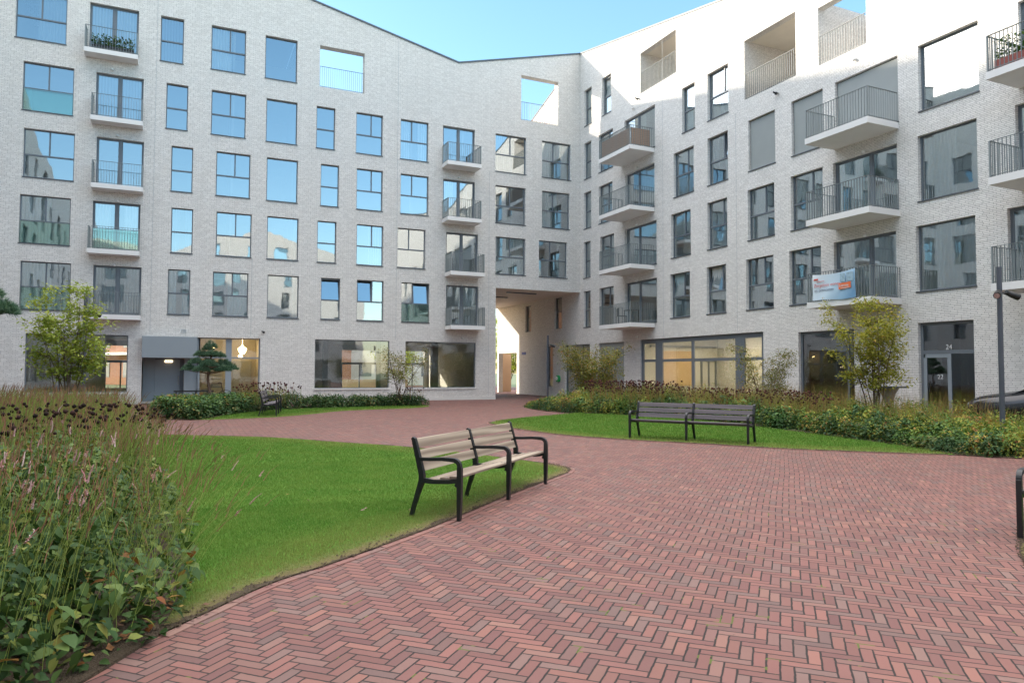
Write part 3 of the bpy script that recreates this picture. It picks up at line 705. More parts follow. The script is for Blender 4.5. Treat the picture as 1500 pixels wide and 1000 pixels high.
    # back face of screen
mb.quad((9.,-44,0),(9.,12.65,0),(9.,12.65,15.5),(9.,-44,15.5)); mb.quad((0,12.65,3),(9,12.65,3),(9,12.65,16),(0,12.65,17.4)); mb.quad((0,-44,0),(9,-44,0),(9,-44,16),(0,-44,19.5))
mb.quad((3,12.65,0),(9,12.65,0),(9,12.65,3),(3,12.65,3)); mb.quad((3,9.1,0),(3,12.65,0),(3,12.65,3),(3,9.1,3)); mb.quad((.35,9.1,0),(3,9.1,0),(3,9.1,3),(.35,9.1,3))
mb.quad((.3,-13.95,12.8),(9,-13.95,12.8),(9,-13.95,16.7),(.3,-13.95,18.2)); mb.quad((.36,-17.95,16.06),(3.2,-17.95,16.06),(3.2,-13.96,16.06),(.36,-13.96,16.06))
wall_mesh(mb,[(-20.6,13.3),(-18.,13.3),(-18.,17.37),(-20.6,16.82)],[(-20.35,-18.22,13.35,15.6,.01)],lambda s,d,z:(.35,s,z))
mb.build('wall',M['brick'],RWR,world=True)
rf=MB()
for (y0,z0),(y1,z1) in (((12.65,17.4),(0,21.2)),((0,21.2),(-13.95,18.235)),((-20.6,16.822),(-24,16.1)),((-24,16.1),(-44,19.5))):
    rf.quad((0,y0,z0),(0,y1,z1),(9,y1,z1-1.5),(9,y0,z0-1.5))
rf.build('roof',M['coping'],RWR,world=True)
cp=MB()
for (y0,z0),(y1,z1) in (((12.65,17.4),(0,21.2)),((0,21.2),(-24,16.1)),((-24,16.1),(-44,19.5))):
    v=[(-.04,y0,z0+.004),(-.04,y1,z1+.004),(.36,y1,z1+.004),(.36,y0,z0+.004)]
    cp.add(v+[(a,b,c+.09) for a,b,c in v],[(0,3,2,1),(4,5,6,7),(0,1,5,4),(1,2,6,5),(2,3,7,6),(3,0,4,7)])
cp.build('roof_coping',M['coping'],RWR,world=True)
for a,b,c,d,dep,ceil in loggia:
    if ceil:
        f=MB(); f.quad((.36,a,d+.018),(dep,a,d+.018),(dep,b,d+.018),(.36,b,d+.018)); f.build('loggia_ceiling',M['slab_under'],RWR,world=True)
for a,b,c,d,dep,ceil in loggia:
    f=MB(); railing(f,[(.05,a+.03),(.05,b-.03)],c,c+1.15); f.build('loggia_railing',M['rail'],RWR,world=True)
    # door in the back wall
    f=MB(); y0=a+.6; y1=b-.5; f.box(dep-.06,dep-.002,y0,y1,c+.02,c+.1); f.box(dep-.06,dep-.002,y0,y1,c+1.75,c+1.83); 
    for y in (y0,(y0+y1)/2,y1-.06): f.box(dep-.06,dep-.002,y,y+.06,c+.1,c+1.75)
    o=f.build('loggia_door',M['frame'],RWR,world=True)
    g=MB(); g.quad((dep-.03,y0+.06,c+.1),(dep-.03,y1-.06,c+.1),(dep-.03,y1-.06,c+1.75),(dep-.03,y0+.06,c+1.75)); link('pane',g.mesh('pane',M['glass']),o)
it=MB()
for z in (3.5,6.62,9.7,12.75):
    it.box(.25,8.9,-43.9,(-.01 if z<6 else 12.5),z,z+.22)
it.box(.45,8.9,-13.9,12.5,15.9,16.12)
for z0,z1 in ((3.73,6.61),(6.85,9.69),(9.93,12.74),(12.98,15.89),(16.13,18.)):
    lo=-43.8 if z0<12 else -13.8
    if z0>16: it.box(4.0,4.1,-6.,-.1,z0,z1); continue
    it.box(4.6,4.7,lo,-.1,z0,z1)
    for y in (-1.75,-4.3,-8.3,-11.3,-13.7,-16.3,-18.6,-21.8,-24.7,-28.8,-32,-35.2,-38.4):
        if y>lo: it.box(.5,4.59,y-.05,y+.05,z0,z1)
it.box(.5,4.6,-.1,.0,3.6,12.7)
it.build('interior',simple('pale_room_wall',(.62,.60,.55),.9,0,.1,.6),RWR,world=True)
# ground floor rooms
f=MB(); f.box(.2,5.5,-15.6,-5.9,.02,.08); f.box(5.5,5.6,-15.6,-5.9,.02,3.45); f.box(.2,5.5,-15.7,-15.6,.02,3.45); f.box(.2,5.5,-5.9,-5.8,.02,3.45)
f.build('shop_interior',M['room_pale'],RWR,world=True)
f=MB(); f.box(1.7,3.7,-6.0,-5.91,.85,2.75); o=f.build('wooden_wall_panels',simple('oak_panel',(.40,.28,.14),.6,0,.15,1.),RWR,world=True)
f=MB(); f.box(4.3,4.38,-6.0,-5.91,.1,2.3); f.box(5.3,5.38,-6.0,-5.91,.1,2.3); f.box(4.38,5.3,-6.0,-5.91,2.2,2.3); f.box(4.82,4.88,-6.0,-5.91,.1,2.19); f.build('inner_door',M['frame'],RWR,world=True)
f=MB(); f.box(.9,5.4,-6.05,-5.90,2.95,3.05); f.build('ceiling_rail',M['frame'],RWR,world=True)
f=MB(); f.lathe([(0,0),(.30,0),(.32,.03),(.30,.06)],(2.4,-12.2,3.36),20); f.build('ceiling_lamp',emission('ceiling_light',(1,.80,.60),60.),RWR,world=True)
f=MB(); f.lathe([(0,0),(.30,0),(.32,.03),(.30,.06)],(3.2,-8.8,3.36),20); f.build('ceiling_lamp',emission('ceiling_light2',(1,.8,.6),45.),RWR,world=True)
f=MB(); f.box(.2,5.,-24.9,-16.2,.02,.08); f.box(5.,5.1,-24.9,-16.2,.02,3.45); f.box(.3,5.,-20.2,-20.1,.02,3.45); f.box(.2,5.,-16.2,-16.1,.02,3.45); f.box(.2,5.,-25.0,-24.9,.02,3.45); f.box(.3,6.,-5.0,-4.9,.02,3.45); f.box(4,4.1,-4.9,2.4,.02,3.45); f.box(.3,4,2.3,2.4,.02,3.45)
f.build('ground_floor_interior',M['inner'],RWR,world=True)
# storefront: seen left to right = decreasing Y
SFw=8.91
fr=lambda px,py0=937,py1=1118:0
def yfrac(Y): return (-6.27-Y)/SFw
yf=lambda Y:(-6.27-Y)/8.91
o=shop(RWR,'R',-6.27,-15.18,.03,3.3,((yf(-7.80),.60),(yf(-10.47),.20),(yf(-13.66),.58)),(.66,),.22,.1,tw=.13,sill=False)
f=MB()
shop(RWR,'R',-17.06,-19.63,.03,3.18,(.86,),(),.09,.08,sill=False)
o=shop(RWR,'R',-22.11,-23.94,.03,3.24,(),(.70,),.09,.1,tw=.12,sill=False)
f=MB(); f.box(-.02,.10,.118,.185,.04,2.185); f.box(-.77,-.02,.121,.18,2.07,2.185); f.box(-.825,-.72,.121,.18,.09,2.069); f.box(-.72,-.021,.121,.18,.09,.22); f.build('door_leaf',M['panel'],o)
f=MB(); f.tube([(-.62,.09,.95),(-.62,.09,1.25)],.02,8); f.build('door_handle',M['black'],o)
shop(RWR,'R',1.92,-1.15,.03,3.26,(.66,),(.72,),.06,.05,sill=False)
f=MB(); f.box(.12,.18,-4.76,-2.17,.02,3.24); f.build('roller_shutter',M['shutter'],RWR,world=True)
for a,b,c,d in passh:
    shop(RWR,'R',b,a,c,d,(),(.55,),.05,.05)
    q=MB(); q.box(.5,.9,a-.3,b+.3,c-.2,d+.1); q.build('window_niche',M['inner'],RWR,world=True)
# sign plates and safety box
f=MB(); f.box(-.03,-.002,7.6,8.2,2.78,2.98); f.build('street_name_plate',M['blue'],RWR,world=True)
AED=thing('defibrillator_box',(-.02,2.68,.9),0,'small round green first aid cabinet with white front on the passage wall','cabinet')
f=MB(); f.tube([(0,0,.25),(-.14,0,.25)],.22,20); f.build('cabinet_body',M['green'],AED)
f=MB(); f.tube([(-.141,.03,.27),(-.18,.03,.27)],.12,20); f.build('cabinet_window',M['white'],AED)
cam_part(RWR,0,-16.15,13.0,(-1,0))
cam_part(RWR,0,-6.3,16.2,(-1,0))
for y,z in ((-19.9,12.95),(-5.8,15.9)):
    f=MB(); f.lathe([(0,0),(.06,0),(.07,-.03),(.05,-.075),(0,-.085)],(-.1,y,z),12); f.box(-.06,0,y-.03,y+.03,z-.01,z+.03); f.build('wall_lamp',M['white'],RWR,world=True)
for y,z0,z1 in ((-8.35,3.4,19),(-13.65,3.4,13.0)):
    q=MB(); q.box(-.003,0,y-.006,y+.006,z0,z1); q.build('expansion_joint',M['panel'],RWR,world=True)

# text helper
def text_mesh(name, body, size, mat, parent, mtx, ext=.001):
    cu=bpy.data.curves.new(name,'FONT'); cu.body=body; cu.size=size; cu.extrude=ext; cu.align_x='LEFT'
    o=bpy.data.objects.new(name,cu); COL.objects.link(o); bpy.context.view_layer.update()
    me=bpy.data.meshes.new_from_object(o.evaluated_get(bpy.context.evaluated_depsgraph_get())); me.name=name
    COL.objects.unlink(o); bpy.data.objects.remove(o); me.materials.clear(); me.materials.append(mat); me.transform(mtx)
    return link(name,me,parent,world=True)
# matrix for text on the right facade (x=const): local x -> -Y, local y -> Z, normal -> -X
def MR(x,y,z): return Matrix(((0,0,-1,x),(-1,0,0,y),(0,1,0,z),(0,0,0,1)))
text_mesh('door_number','24',.22,M['white'],RWR,MR(.125,-22.95,2.36))
text_mesh('door_number','22',.20,M['white'],RWR,MR(.125,-22.66,1.42))
f=MB(); f.box(1.6,1.62,-19.0,-18.1,1.0,1.5); o=f.build('shop_sign_board',M['frame'],RWR,world=True)
text_mesh('sign_number','22',.34,M['white'],o,Matrix(((0,0,-1,1.59),(1,0,0,-18.85),(0,1,0,1.12),(0,0,0,1)))) if False else text_mesh('sign_number','22',.34,M['white'],RWR,Matrix(((0,0,-1,1.59),(1,0,0,-18.85),(0,1,0,1.12),(0,0,0,1))))

# ---- things on balconies
BN=thing('banner',(-1.52,-19.9,4.3),0,'pale blue advertising banner with orange tag hung on a balcony railing','banner')
n=24; hgt=.92; f=MB()
y0,y1=-19.22,-21.0
vs=[];
for j in range(9):
    for i in range(n+1):
        s=i/n; t=j/8
        top=5.08+.07*math.sin(s*3.14)*-1; z=top-hgt*t*(1-.05*math.sin(s*5))+.03*s
        vs.append((-1.545-.012*math.sin(s*14+t*3)-.01*math.sin(s*5+t*7), y0+(y1-y0)*s, z))
f.add(vs,[(j*(n+1)+i,j*(n+1)+i+1,(j+1)*(n+1)+i+1,(j+1)*(n+1)+i) for j in range(8) for i in range(n)],0,True)
bm_,nt_,out_=newmat('banner_print'); T=NT(nt_)
gp=T.n('ShaderNodeNewGeometry').outputs['Position']; sp=T.n('ShaderNodeSeparateXYZ',{0:gp})
t_=T.m('ADD',T.m('MULTIPLY',T.m('SUBTRACT',-19.22,sp.outputs[1]),.45),T.m('MULTIPLY',T.m('SUBTRACT',5.0,sp.outputs[2]),.35))
principled(T,out_,T.ramp(t_,[(0,(.70,.76,.80)),(.5,(.55,.68,.78)),(.8,(.32,.50,.66)),(1,(.16,.32,.50))]),.5)
f.build('banner_cloth',bm_,BN,world=True)
orange=simple('orange_print',(.75,.16,.05),.5); redt=simple('red_print',(.62,.10,.08),.5); navy=simple('navy_print',(.04,.06,.12),.5)
text_mesh('banner_text','Zorgeloos wonen',.155,redt,BN,MR(-1.575,-19.30,4.62))
text_mesh('banner_text','en ontmoeten',.145,navy,BN,MR(-1.575,-19.32,4.45))
f=MB(); f.box(-1.585,-1.572,-19.48,-19.30,4.86,4.92); f.box(-1.585,-1.572,-19.75,-19.42,4.80,4.815); f.build('banner_logo',redt,BN,world=True)
q=Matrix.Translation((-1.583,-20.58,4.53)); f=MB(); a=.06
f.add([(-1.585,-20.36,4.44),(-1.585,-20.86,4.47),(-1.585,-20.86,4.68),(-1.585,-20.36,4.65)],[(0,1,2,3)]); f.build('orange_tag',orange,BN,world=True)
text_mesh('tag_text','Laatste',.135,M['white'],BN,MR(-1.592,-20.385,4.53))
f=MB(); f.box(-1.588,-1.58,-20.80,-20.45,4.475,4.49); f.build('tag_line',M['white'],BN,world=True)
f=MB(); f.box(-1.582,-1.575,-20.62,-20.42,4.70,4.98); f.box(-1.582,-1.575,-20.95,-20.68,4.70,5.0); o=f.build('printed_window',simple('photo_print',(.30,.42,.50),.5,0,.6,14),BN,world=True)

def plant_pot(name,label,cat,loc,w,d,h,mat,leafmat,nleaf,lh,ls,group=None):
    t=thing(name,loc,0,label,cat,group)
    f=MB(); f.box(-w/2,w/2,-d/2,d/2,0,h); o=f.build('planter_trough',mat,t); bevel(o,.01)
    p=np.stack([RNG.uniform(-w/2,w/2,nleaf),RNG.uniform(-d/2,d/2,nleaf),h+RNG.uniform(0,1,nleaf)**1.5*lh],1)
    c=scat(*LEAF,p,RNG.uniform(0,6.3,nleaf),RNG.uniform(-.4,1.1,nleaf),RNG.uniform(-.5,.5,nleaf),RNG.uniform(.6,1.2,nleaf)*ls,RNG.uniform(0,1,nleaf))
    link('foliage',soup([c],'foliage',leafmat),t); return t
LM={}
LM['potgreen']=leaf_mat('pot_leaves',[(0,(.02,.05,.015)),(.6,(.05,.11,.03)),(1,(.12,.17,.05))])
LM['potred']=leaf_mat('pot_flowers',[(0,(.03,.07,.02)),(.55,(.06,.12,.03)),(.62,(.35,.06,.05)),(1,(.45,.10,.08))])
plant_pot('balcony_planter','long planter of grasses and dark leafy plants on the topmost left balcony','planter',(-25.2,-.45,16.31),1.7,.25,.22,M['black'],LM['potgreen'],520,.5,.13,'planters on the balconies')
plant_pot('balcony_planter','terracotta trough with white-leaved plants on the topmost right balcony','planter',(-1.2,-26.0,10.09),.3,.9,.3,M['terracotta'],LM['potgreen'],330,.62,.1,'planters on the balconies')
plant_pot('balcony_planter','dark trough with low yellow-green plants on the topmost right balcony','planter',(-1.2,-27.2,10.09),.3,1.0,.35,M['frame'],leaf_mat('yg',[(0,(.1,.14,.02)),(1,(.3,.3,.05))]),300,.2,.1,'planters on the balconies')
plant_pot('terrace_planter','low planter with orange-leaved plants behind the open roof terrace railing','planter',(-2.4,.9,16.11),1.8,.3,.3,M['terracotta'],LM['potred'],420,.45,.11)
f=MB(); railing
f=MB(); f.box(-1.40,-1.37,-7.5,-4.8,FL[2]+.06,FL[2]+.9); f.box(-1.36,-.2,-7.55,-7.52,FL[2]+.06,FL[2]+.9); tag(f.build('privacy_screen',M['walnut']),'brown wooden screen fixed inside the topmost balcony near the inner corner','screen')
def garden_chair(x,y,z,rz,label):
    t=thing('garden_chair',(x,y,z),rz,label,'chair')
    f=MB(); [f.box(a-.015,a+.015,b-.015,b+.015,0,.44) for a in (-.22,.22) for b in (-.2,.2)]; f.box(-.235,.235,.185,.215,.44,.85) ; f.build('chair_frame',M['black'],t)
    f=MB(); f.box(-.24,.24,-.23,.18,.441,.47); f.build('seat',M['black'],t); return t
garden_chair(-.9,-5.9,FL[5]-.02,1.2,'black garden chair on the lowest balcony near the inner corner')
def table_small(x,y,z,label):
    t=thing('garden_table',(x,y,z),0,label,'table'); f=MB(); f.box(-.3,.3,-.3,.3,.68,.71); f.build('tabletop',M['black'],t)
    f=MB(); [f.box(a-.015,a+.015,b-.015,b+.015,0,.679) for a in (-.26,.26) for b in (-.26,.26)]; f.build('table_legs',M['black'],t)
table_small(-.8,-6.7,FL[5]-.02,'small black table beside the chair on the lowest balcony near the inner corner')
# stepladder-like easel seen inside is left to curtains

# ------------------------------------------------------------------ OPPOSITE BLOCKS (seen in the window reflections)
def far_block(name,label,origin,rz,length,roof,depth,ncol,mat='brick'):
    """local x along facade, facade at y=0 facing -y"""
    root=thing(name,origin,rz,label,'building')
    holes=[]; f=MB()
    me=None
    w=[]
    for c in range(ncol):
        xc=-length/2+(c+.5)*length/ncol
        for row in (1,2,3,4,5):
            z0,z1=Z[row] if row in Z else (0,0)
            x=xc+((row*37+c*13)%5-2)*.14; ww=(1.0,1.6,1.9)[(c+row//2)%3]
            if roofz(roof,x)<z1+.9: continue
            w.append((x,ww,z0,z1))
        w.append((xc,3.2,.6,3.2))
    for x,ww,z0,z1 in w: holes.append((x-ww/2,x+ww/2,z0,z1))
    wall_mesh(f,[(-length/2,0),(length/2,0)]+[(a,b) for a,b in roof[::-1]],holes,PL)
    f.quad((-length/2,0,0),(-length/2,depth,0),(-length/2,depth,roof[0][1]),(-length/2,0,roof[0][1]))
    f.quad((length/2,0,0),(length/2,depth,0),(length/2,depth,roof[-1][1]),(length/2,0,roof[-1][1]))
    f.quad((-length/2,depth,0),(length/2,depth,0),(length/2,depth,roof[-1][1]),(-length/2,depth,roof[0][1]))
    f.build('wall',M[mat],root)
    g=MB()
    for (x0,z0),(x1,z1) in zip(roof,roof[1:]): g.quad((x0,0,z0),(x1,0,z1),(x1,depth,z1),(x0,depth,z0))
    g.build('roof',M['coping'],root)
    g=MB(); [g.box(-length/2+.1,length/2-.1,.3,depth-.2,z,z+.2) for z in (3.5,6.6,9.7,12.7,15.8)]; g.box(-length/2+.1,length/2-.1,3,3.1,0,15.7); g.build('interior',M['inner'],root)
    for x,ww,z0,z1 in w:
        pr=window_parts(ww,z1-z0,'T' if ww<1.8 else 'F'); top=link(*pr[0],root,loc=(x,0,z0)); link(*pr[1],top)
    return root
def roofz(roof,x):
    for (a,b),(c,d) in zip(roof,roof[1:]):
        if a<=x<=c: return b+(d-b)*(x-a)/(c-a)
    return 0
far_block('apartment_building','pale brick block facing the courtyard from behind the viewer','placeholder' and (-22,-66,0),math.pi,48,[(-24,17),(-9,21.5),(4,16.5),(24,21)],11,11)
far_block('apartment_building','pale brick block closing the left side of the courtyard outside the picture',(-33,-33.9,0),math.pi/2,67.9,[(-33.95,19.5),(-22,20.5),(-9,18.5),(10,22.4),(33.95,24.0)],11,17)

# ------------------------------------------------------------------ GROUND
def sheet(name,poly,z,mat,kind='structure',label=None,thick=.0):
    f=MB(); tr=tessellate_polygon([[Vector((a,b,0)) for a,b in poly]])
    f.add([(a,b,z) for a,b in poly],[tuple(t) for t in tr])
    if thick:
        n=len(poly)
        for i in range(n):
            a=poly[i]; b=poly[(i+1)%n]; f.quad((*a,z),(*b,z),(*b,z-thick),(*a,z-thick))
    o=f.build(name,mat); tag(o,label,None,None,kind); 
    me=o.data
    return o
# make normals up
def up(o):
    me=o.data; me.update()
    import bmesh
    bm=bmesh.new(); bm.from_mesh(me)
    for fc in bm.faces:
        if abs(fc.normal.z)>.5 and fc.normal.z<0: fc.normal_flip()
    bm.to_mesh(me); bm.free(); return o
gm,nt,out=newmat('outer_ground'); T=NT(nt); geo=T.n('ShaderNodeNewGeometry').outputs['Position']
principled(T,out,T.mix(T.noise(geo,.05,4),(.07,.13,.03),(.16,.15,.10)),.9)
up(sheet('ground',[(-400,-400),(400,-400),(400,400),(-400,400)],-.012,gm))
up(sheet('brick_paving',[(-33,-66),(9,-66),(9,40),(-5.6,40),(-5.6,18),(-33,18)],0.,M['paver']))

lawn1_near=smooth([(-22.04,-33.12),(-21.77,-32.81),(-21.29,-32.28),(-20.69,-31.84),(-19.51,-30.84),(-18.17,-29.57),(-17.09,-28.61),(-16.34,-27.92),(-16.08,-27.45),(-16.16,-26.81)],5)
lawn1_far=smooth([(-16.16,-26.81),(-16.76,-25.12),(-17.57,-23.3),(-18.69,-21.75),(-19.95,-19.99),(-21.42,-18.81),(-22.95,-17.77),(-23.7,-17.3)],5)
bedline=smooth([(-23.7,-17.3),(-23.3,-19),(-23.0,-22),(-22.6,-25),(-22.2,-28),(-21.95,-30.5),(-21.9,-32),(-22.04,-33.12)],4)
lawn1=lawn1_near[:-1]+lawn1_far[:-1]+bedline[:-1]
bed1_w=smooth([(-22.04,-33.12),(-22.37,-33.68),(-22.8,-34.3),(-23.5,-35.2),(-24.6,-36.3),(-27,-37.5)],4)
bed1=bedline[:-1]+bed1_w+[(-32,-37.5),(-32,-14.5),(-26,-14.2)]
lawn2_low=smooth([(-21.6,-12.75),(-20.64,-12.65),(-19.01,-12.15),(-17.4,-10.6),(-16.18,-9.14),(-14.6,-8.5),(-13.06,-8.04),(-12.01,-7.16),(-11.6,-6.3)],4)
bed2_low=smooth([(-23.0,-10.9),(-22.3,-12.2),(-21.5,-12.55),(-20.9,-11.6),(-20.28,-10.0),(-19,-8.2),(-17.45,-7.02),(-14.41,-6.29),(-11.62,-5.94)],4)
lawn2=lawn2_low+bed2_low[::-1][:-9]
bed2=bed2_low+[(-11.3,-4.8),(-14,-4.4),(-17,-5.0),(-19,-6.0),(-21,-7.2),(-22.8,-8.8)]
lawn3_low=smooth([(-13.1,-17.1),(-13.36,-17.6),(-13.53,-19.17),(-13.4,-20.8),(-13.17,-22.14),(-12.39,-23.71),(-11.28,-25.28),(-10.39,-26.7),(-9.11,-28.0),(-8.3,-28.7)],4)
bed3_front=smooth([(-8.15,-28.75),(-7.5,-26.8),(-7.05,-24.4),(-6.5,-21.67),(-6.35,-19),(-6.8,-16.4),(-7.7,-14.6),(-8.5,-12.9),(-8.4,-10.6),(-7.9,-8.9),(-7.3,-7.8)],4)
lawn3=lawn3_low+[p for p in bed3_front if p[1]<-13.6]+[(-9.39,-14.58),(-10.8,-15.3),(-12.23,-16.27)]
bed3=bed3_front+[(-6,-6.6),(-4,-6.8),(-3.,-8.5),(-2.6,-14),(-2.6,-20),(-2.7,-26),(-2.6,-31.5),(-5,-31.5),(-7.4,-30)]
lawn4=smooth([(-15.3,-38),(-16.4,-35.6),(-16.0,-34.75),(-15.35,-34.15),(-14.57,-33.68),(-13.78,-33.22),(-12.9,-32.78),(-12.2,-32.5),(-11,-32.3),(-9,-32.6)],4)+[(-8,-38)]
for nm,pl_,lab in (('lawn',lawn1,'x'),('lawn',lawn2,'x'),('lawn',lawn3,'x'),('lawn',lawn4,'x')): up(sheet(nm,pl_,.012,M['lawn']))
for pl_ in (bed1,bed2,bed3): up(sheet('planting_soil',pl_,.018,M['soil'],thick=.02))

# brick edging strips: single bricks laid end to end
def edging(lines):
    ch=[]
    for line in lines:
        P=np.array(line); seg=np.hypot(*np.diff(P,axis=0).T); cum=np.concatenate([[0],np.cumsum(seg)]); L=cum[-1]; n=int(L/.215)
        for i in range(n):
            for lane,(o0,o1) in enumerate(((-.075,-.005),)):
                s0=i*L/n+.003; s1=(i+1)*L/n-.003
                a=np.array([np.interp(s0,cum,P[:,k]) for k in (0,1)]); b=np.array([np.interp(s1,cum,P[:,k]) for k in (0,1)])
                d=(b-a)/np.hypot(*(b-a)); nn=np.array([d[1],-d[0]])
                z=.006+random.uniform(0,.003)
                q=[a-nn*o0,b-nn*o0,b-nn*o1,a-nn*o1]; 
                v=np.array([(p[0],p[1],z) for p in q]+[(p[0],p[1],-.01) for p in q])
                ch.append((v,np.array([(0,1,2,3),(0,4,5,1),(1,5,6,2),(2,6,7,3),(3,7,4,0)]),np.full(8,random.random()),0))
    return soup(ch,'brick_edging',M['edgebrick'])
o=link('brick_edging',edging([lawn1_near,lawn1_far,bed1_w,lawn3_low,lawn2_low,lawn4[:-1]])); tag(o,kind='structure')
for p in o.data.polygons: p.use_smooth=False

# bare soil showing along the paving edge of the lawns
def ribbon(line, inside, name='bare_soil'):
    P=np.array(line); seg=np.hypot(*np.diff(P,axis=0).T); cum=np.concatenate([[0],np.cumsum(seg)]); n=int(cum[-1]/.04); f=MB(); vs=[]
    s_=np.linspace(0,cum[-1],n+1); X_=np.interp(s_,cum,P[:,0]); Y_=np.interp(s_,cum,P[:,1]); dx=np.gradient(X_); dy=np.gradient(Y_); L_=np.hypot(dx,dy)
    for i in range(n+1):
        w_=max(.008,.035+.03*math.sin(s_[i]*2.3)+.03*math.sin(s_[i]*7.1+1)+random.uniform(-.025,.025)); nx,ny=-dy[i]/L_[i]*inside,dx[i]/L_[i]*inside
        vs+=[(X_[i]-nx*.004,Y_[i]-ny*.004,.0165),(X_[i]+nx*w_,Y_[i]+ny*w_,.0165)]
    f.add(vs,[(2*i,2*i+2,2*i+3,2*i+1) for i in range(n)]); tag(up(f.build(name,M['soil'])),kind='structure')
    # crumbs of earth and dry grass
    q=RNG.uniform(0,cum[-1],int(cum[-1]*60)); a=np.interp(q,cum,P[:,0]); b=np.interp(q,cum,P[:,1]); k=np.searchsorted(s_,q)-1; k=np.clip(k,0,n)
    o_=RNG.exponential(.05,len(q))-.03; p=np.stack([a-dy[k]/L_[k]*inside*o_,b+dx[k]/L_[k]*inside*o_,np.full(len(q),.02)],1)
    return p
def worn_edge(line, inside, w0=.42):
    P=np.array(line); seg=np.hypot(*np.diff(P,axis=0).T); cum=np.concatenate([[0],np.cumsum(seg)]); n=int(cum[-1]/.1)
    s_=np.linspace(0,cum[-1],n+1); X_=np.interp(s_,cum,P[:,0]); Y_=np.interp(s_,cum,P[:,1]); k=np.ones(9)/9
    dx=np.convolve(np.pad(np.gradient(X_),4,'edge'),k,'valid'); dy=np.convolve(np.pad(np.gradient(Y_),4,'edge'),k,'valid'); L_=np.hypot(dx,dy)
    nx,ny=-dy/L_*inside,dx/L_*inside; V=np.stack([np.stack([X_,Y_,np.full(n+1,.0145)],1),np.stack([X_+nx*w0,Y_+ny*w0,np.full(n+1,.0145)],1)],1).reshape(-1,3)
    F=np.array([(2*i,2*i+2,2*i+3,2*i+1) for i in range(n)]); 
    if inside<0: F=F[:,::-1]
    o=link('lawn',soup([(V,F,np.zeros(len(V)),0,np.tile([1.,0.],n+1))],'lawn',M['lawn'])); tag(o,kind='structure')
worn_edge(lawn1_near,1); worn_edge(lawn3_low[4:],1,.35); worn_edge(lawn4[:-1],-1,.4)
cr=[ribbon(lawn1_near,1),ribbon(lawn3_low,1),ribbon(lawn4[:-1],-1),ribbon(lawn1_far,1)]
p=np.concatenate(cr[:3]); n=len(p); v=[(-.5,-.5,0),(.5,-.4,0),(.4,.5,0),(-.4,.5,0),(0,0,.6)]; fc=[(0,1,4),(1,2,4),(2,3,4),(3,0,4)]
o=link('soil_crumbs',soup([scat(v,fc,p,RNG.uniform(0,6.3,n),np.zeros(n),np.zeros(n),RNG.uniform(.008,.022,n),RNG.uniform(0,1,n))],'soil_crumbs',[M['soil']])); tag(o,'crumbs of dark earth along the edge of the lawns','soil',None,'stuff')

# ------------------------------------------------------------------ grass
def grass(name,poly,edges,label,bands):
    ch=[]
    for (dmin,dmax,dens,wd,hh) in bands:
        n=int(area(poly)*dens); q=sample(poly,n); d=np.hypot(*(q-CAM).T); q=q[(d>=dmin)&(d<dmax)]
        ed=edist(q,edges); keep=RNG.uniform(0,1,len(q))<np.clip((ed+.0+.05*nz(q,5.))/.30,.12,1); q=q[keep]; ed=ed[keep]
        n=len(q)
        if not n: continue
        h=hh*RNG.uniform(.6,1.3,n)*np.clip(.5+ed/.5,.5,1); yaw=RNG.uniform(0,6.3,n)
        w=np.full(n,wd)*RNG.uniform(.7,1.3,n)
        lean=RNG.normal(0,.28,(n,2))*h[:,None]
        b=np.stack([q[:,0],q[:,1],np.full(n,.011)],1); sx=np.stack([np.cos(yaw)*w/2,np.sin(yaw)*w/2,np.zeros(n)],1)
        tip=b+np.stack([lean[:,0],lean[:,1],h],1)
        V=np.stack([b-sx,b+sx,tip],1).reshape(-1,3); F=np.arange(n*3).reshape(-1,3)
        edv=np.clip(1.15-ed/(.85+.45*nz(q,1.3)+.25*nz(q,4.)),0,1)*RNG.uniform(.45,1,n)
        ch.append((V,F,np.repeat(RNG.uniform(0,1,n),3),0,np.repeat(edv,3)))
    o=link(name,soup(ch,name,M['blade'])); tag(o,label,'grass',None,'stuff'); return o
B=[(0,9,8500,.0048,.025),(9,13,4000,.006,.026),(13,20,1800,.010,.028),(20,40,700,.018,.036)]
grass('grass',lawn1,lawn1_near+lawn1_far,'short green lawn grass around the pale wooden bench in front',B)
grass('grass',lawn2,lawn2_low,'narrow strip of lawn grass under the far bench by the left building',[(20,60,500,.02,.045)])
grass('grass',lawn3,lawn3_low,'short lawn grass under the long grey bench on the right',[(0,20,1000,.012,.045),(20,40,500,.02,.045)])
grass('grass',lawn4,lawn4[:-1],'lawn grass corner at the right edge of the paving',[(0,9,4000,.005,.05),(9,20,900,.012,.05)])

# ------------------------------------------------------------------ foliage materials
LM['pers']=leaf_mat('broad_leaves',[(0,(.022,.052,.016)),(.3,(.04,.082,.024)),(.6,(.065,.118,.034)),(.82,(.12,.175,.048)),(.92,(.20,.22,.05)),(.96,(.30,.19,.05)),(1,(.22,.08,.03))],.55,.25,1.15)
LM['stem']=leaf_mat('flower_stems',[(0,(.11,.15,.03)),(.5,(.19,.23,.055)),(.58,(.15,.085,.045)),(1,(.20,.095,.06))],.7,.15,1.75)
LM['pink']=leaf_mat('pink_spikes',[(0,(.50,.22,.23)),(1,(.75,.55,.53))],.7,.2,1.)
LM['head']=leaf_mat('seed_heads',[(0,(.012,.006,.006)),(1,(.04,.016,.014))],.9,.0,1.)
LM['hedge']=leaf_mat('hedge_leaves',[(0,(.02,.055,.02)),(.5,(.04,.095,.03)),(.8,(.075,.12,.038)),(.92,(.13,.15,.05)),(1,(.20,.16,.05))],.5,.2,1.05)
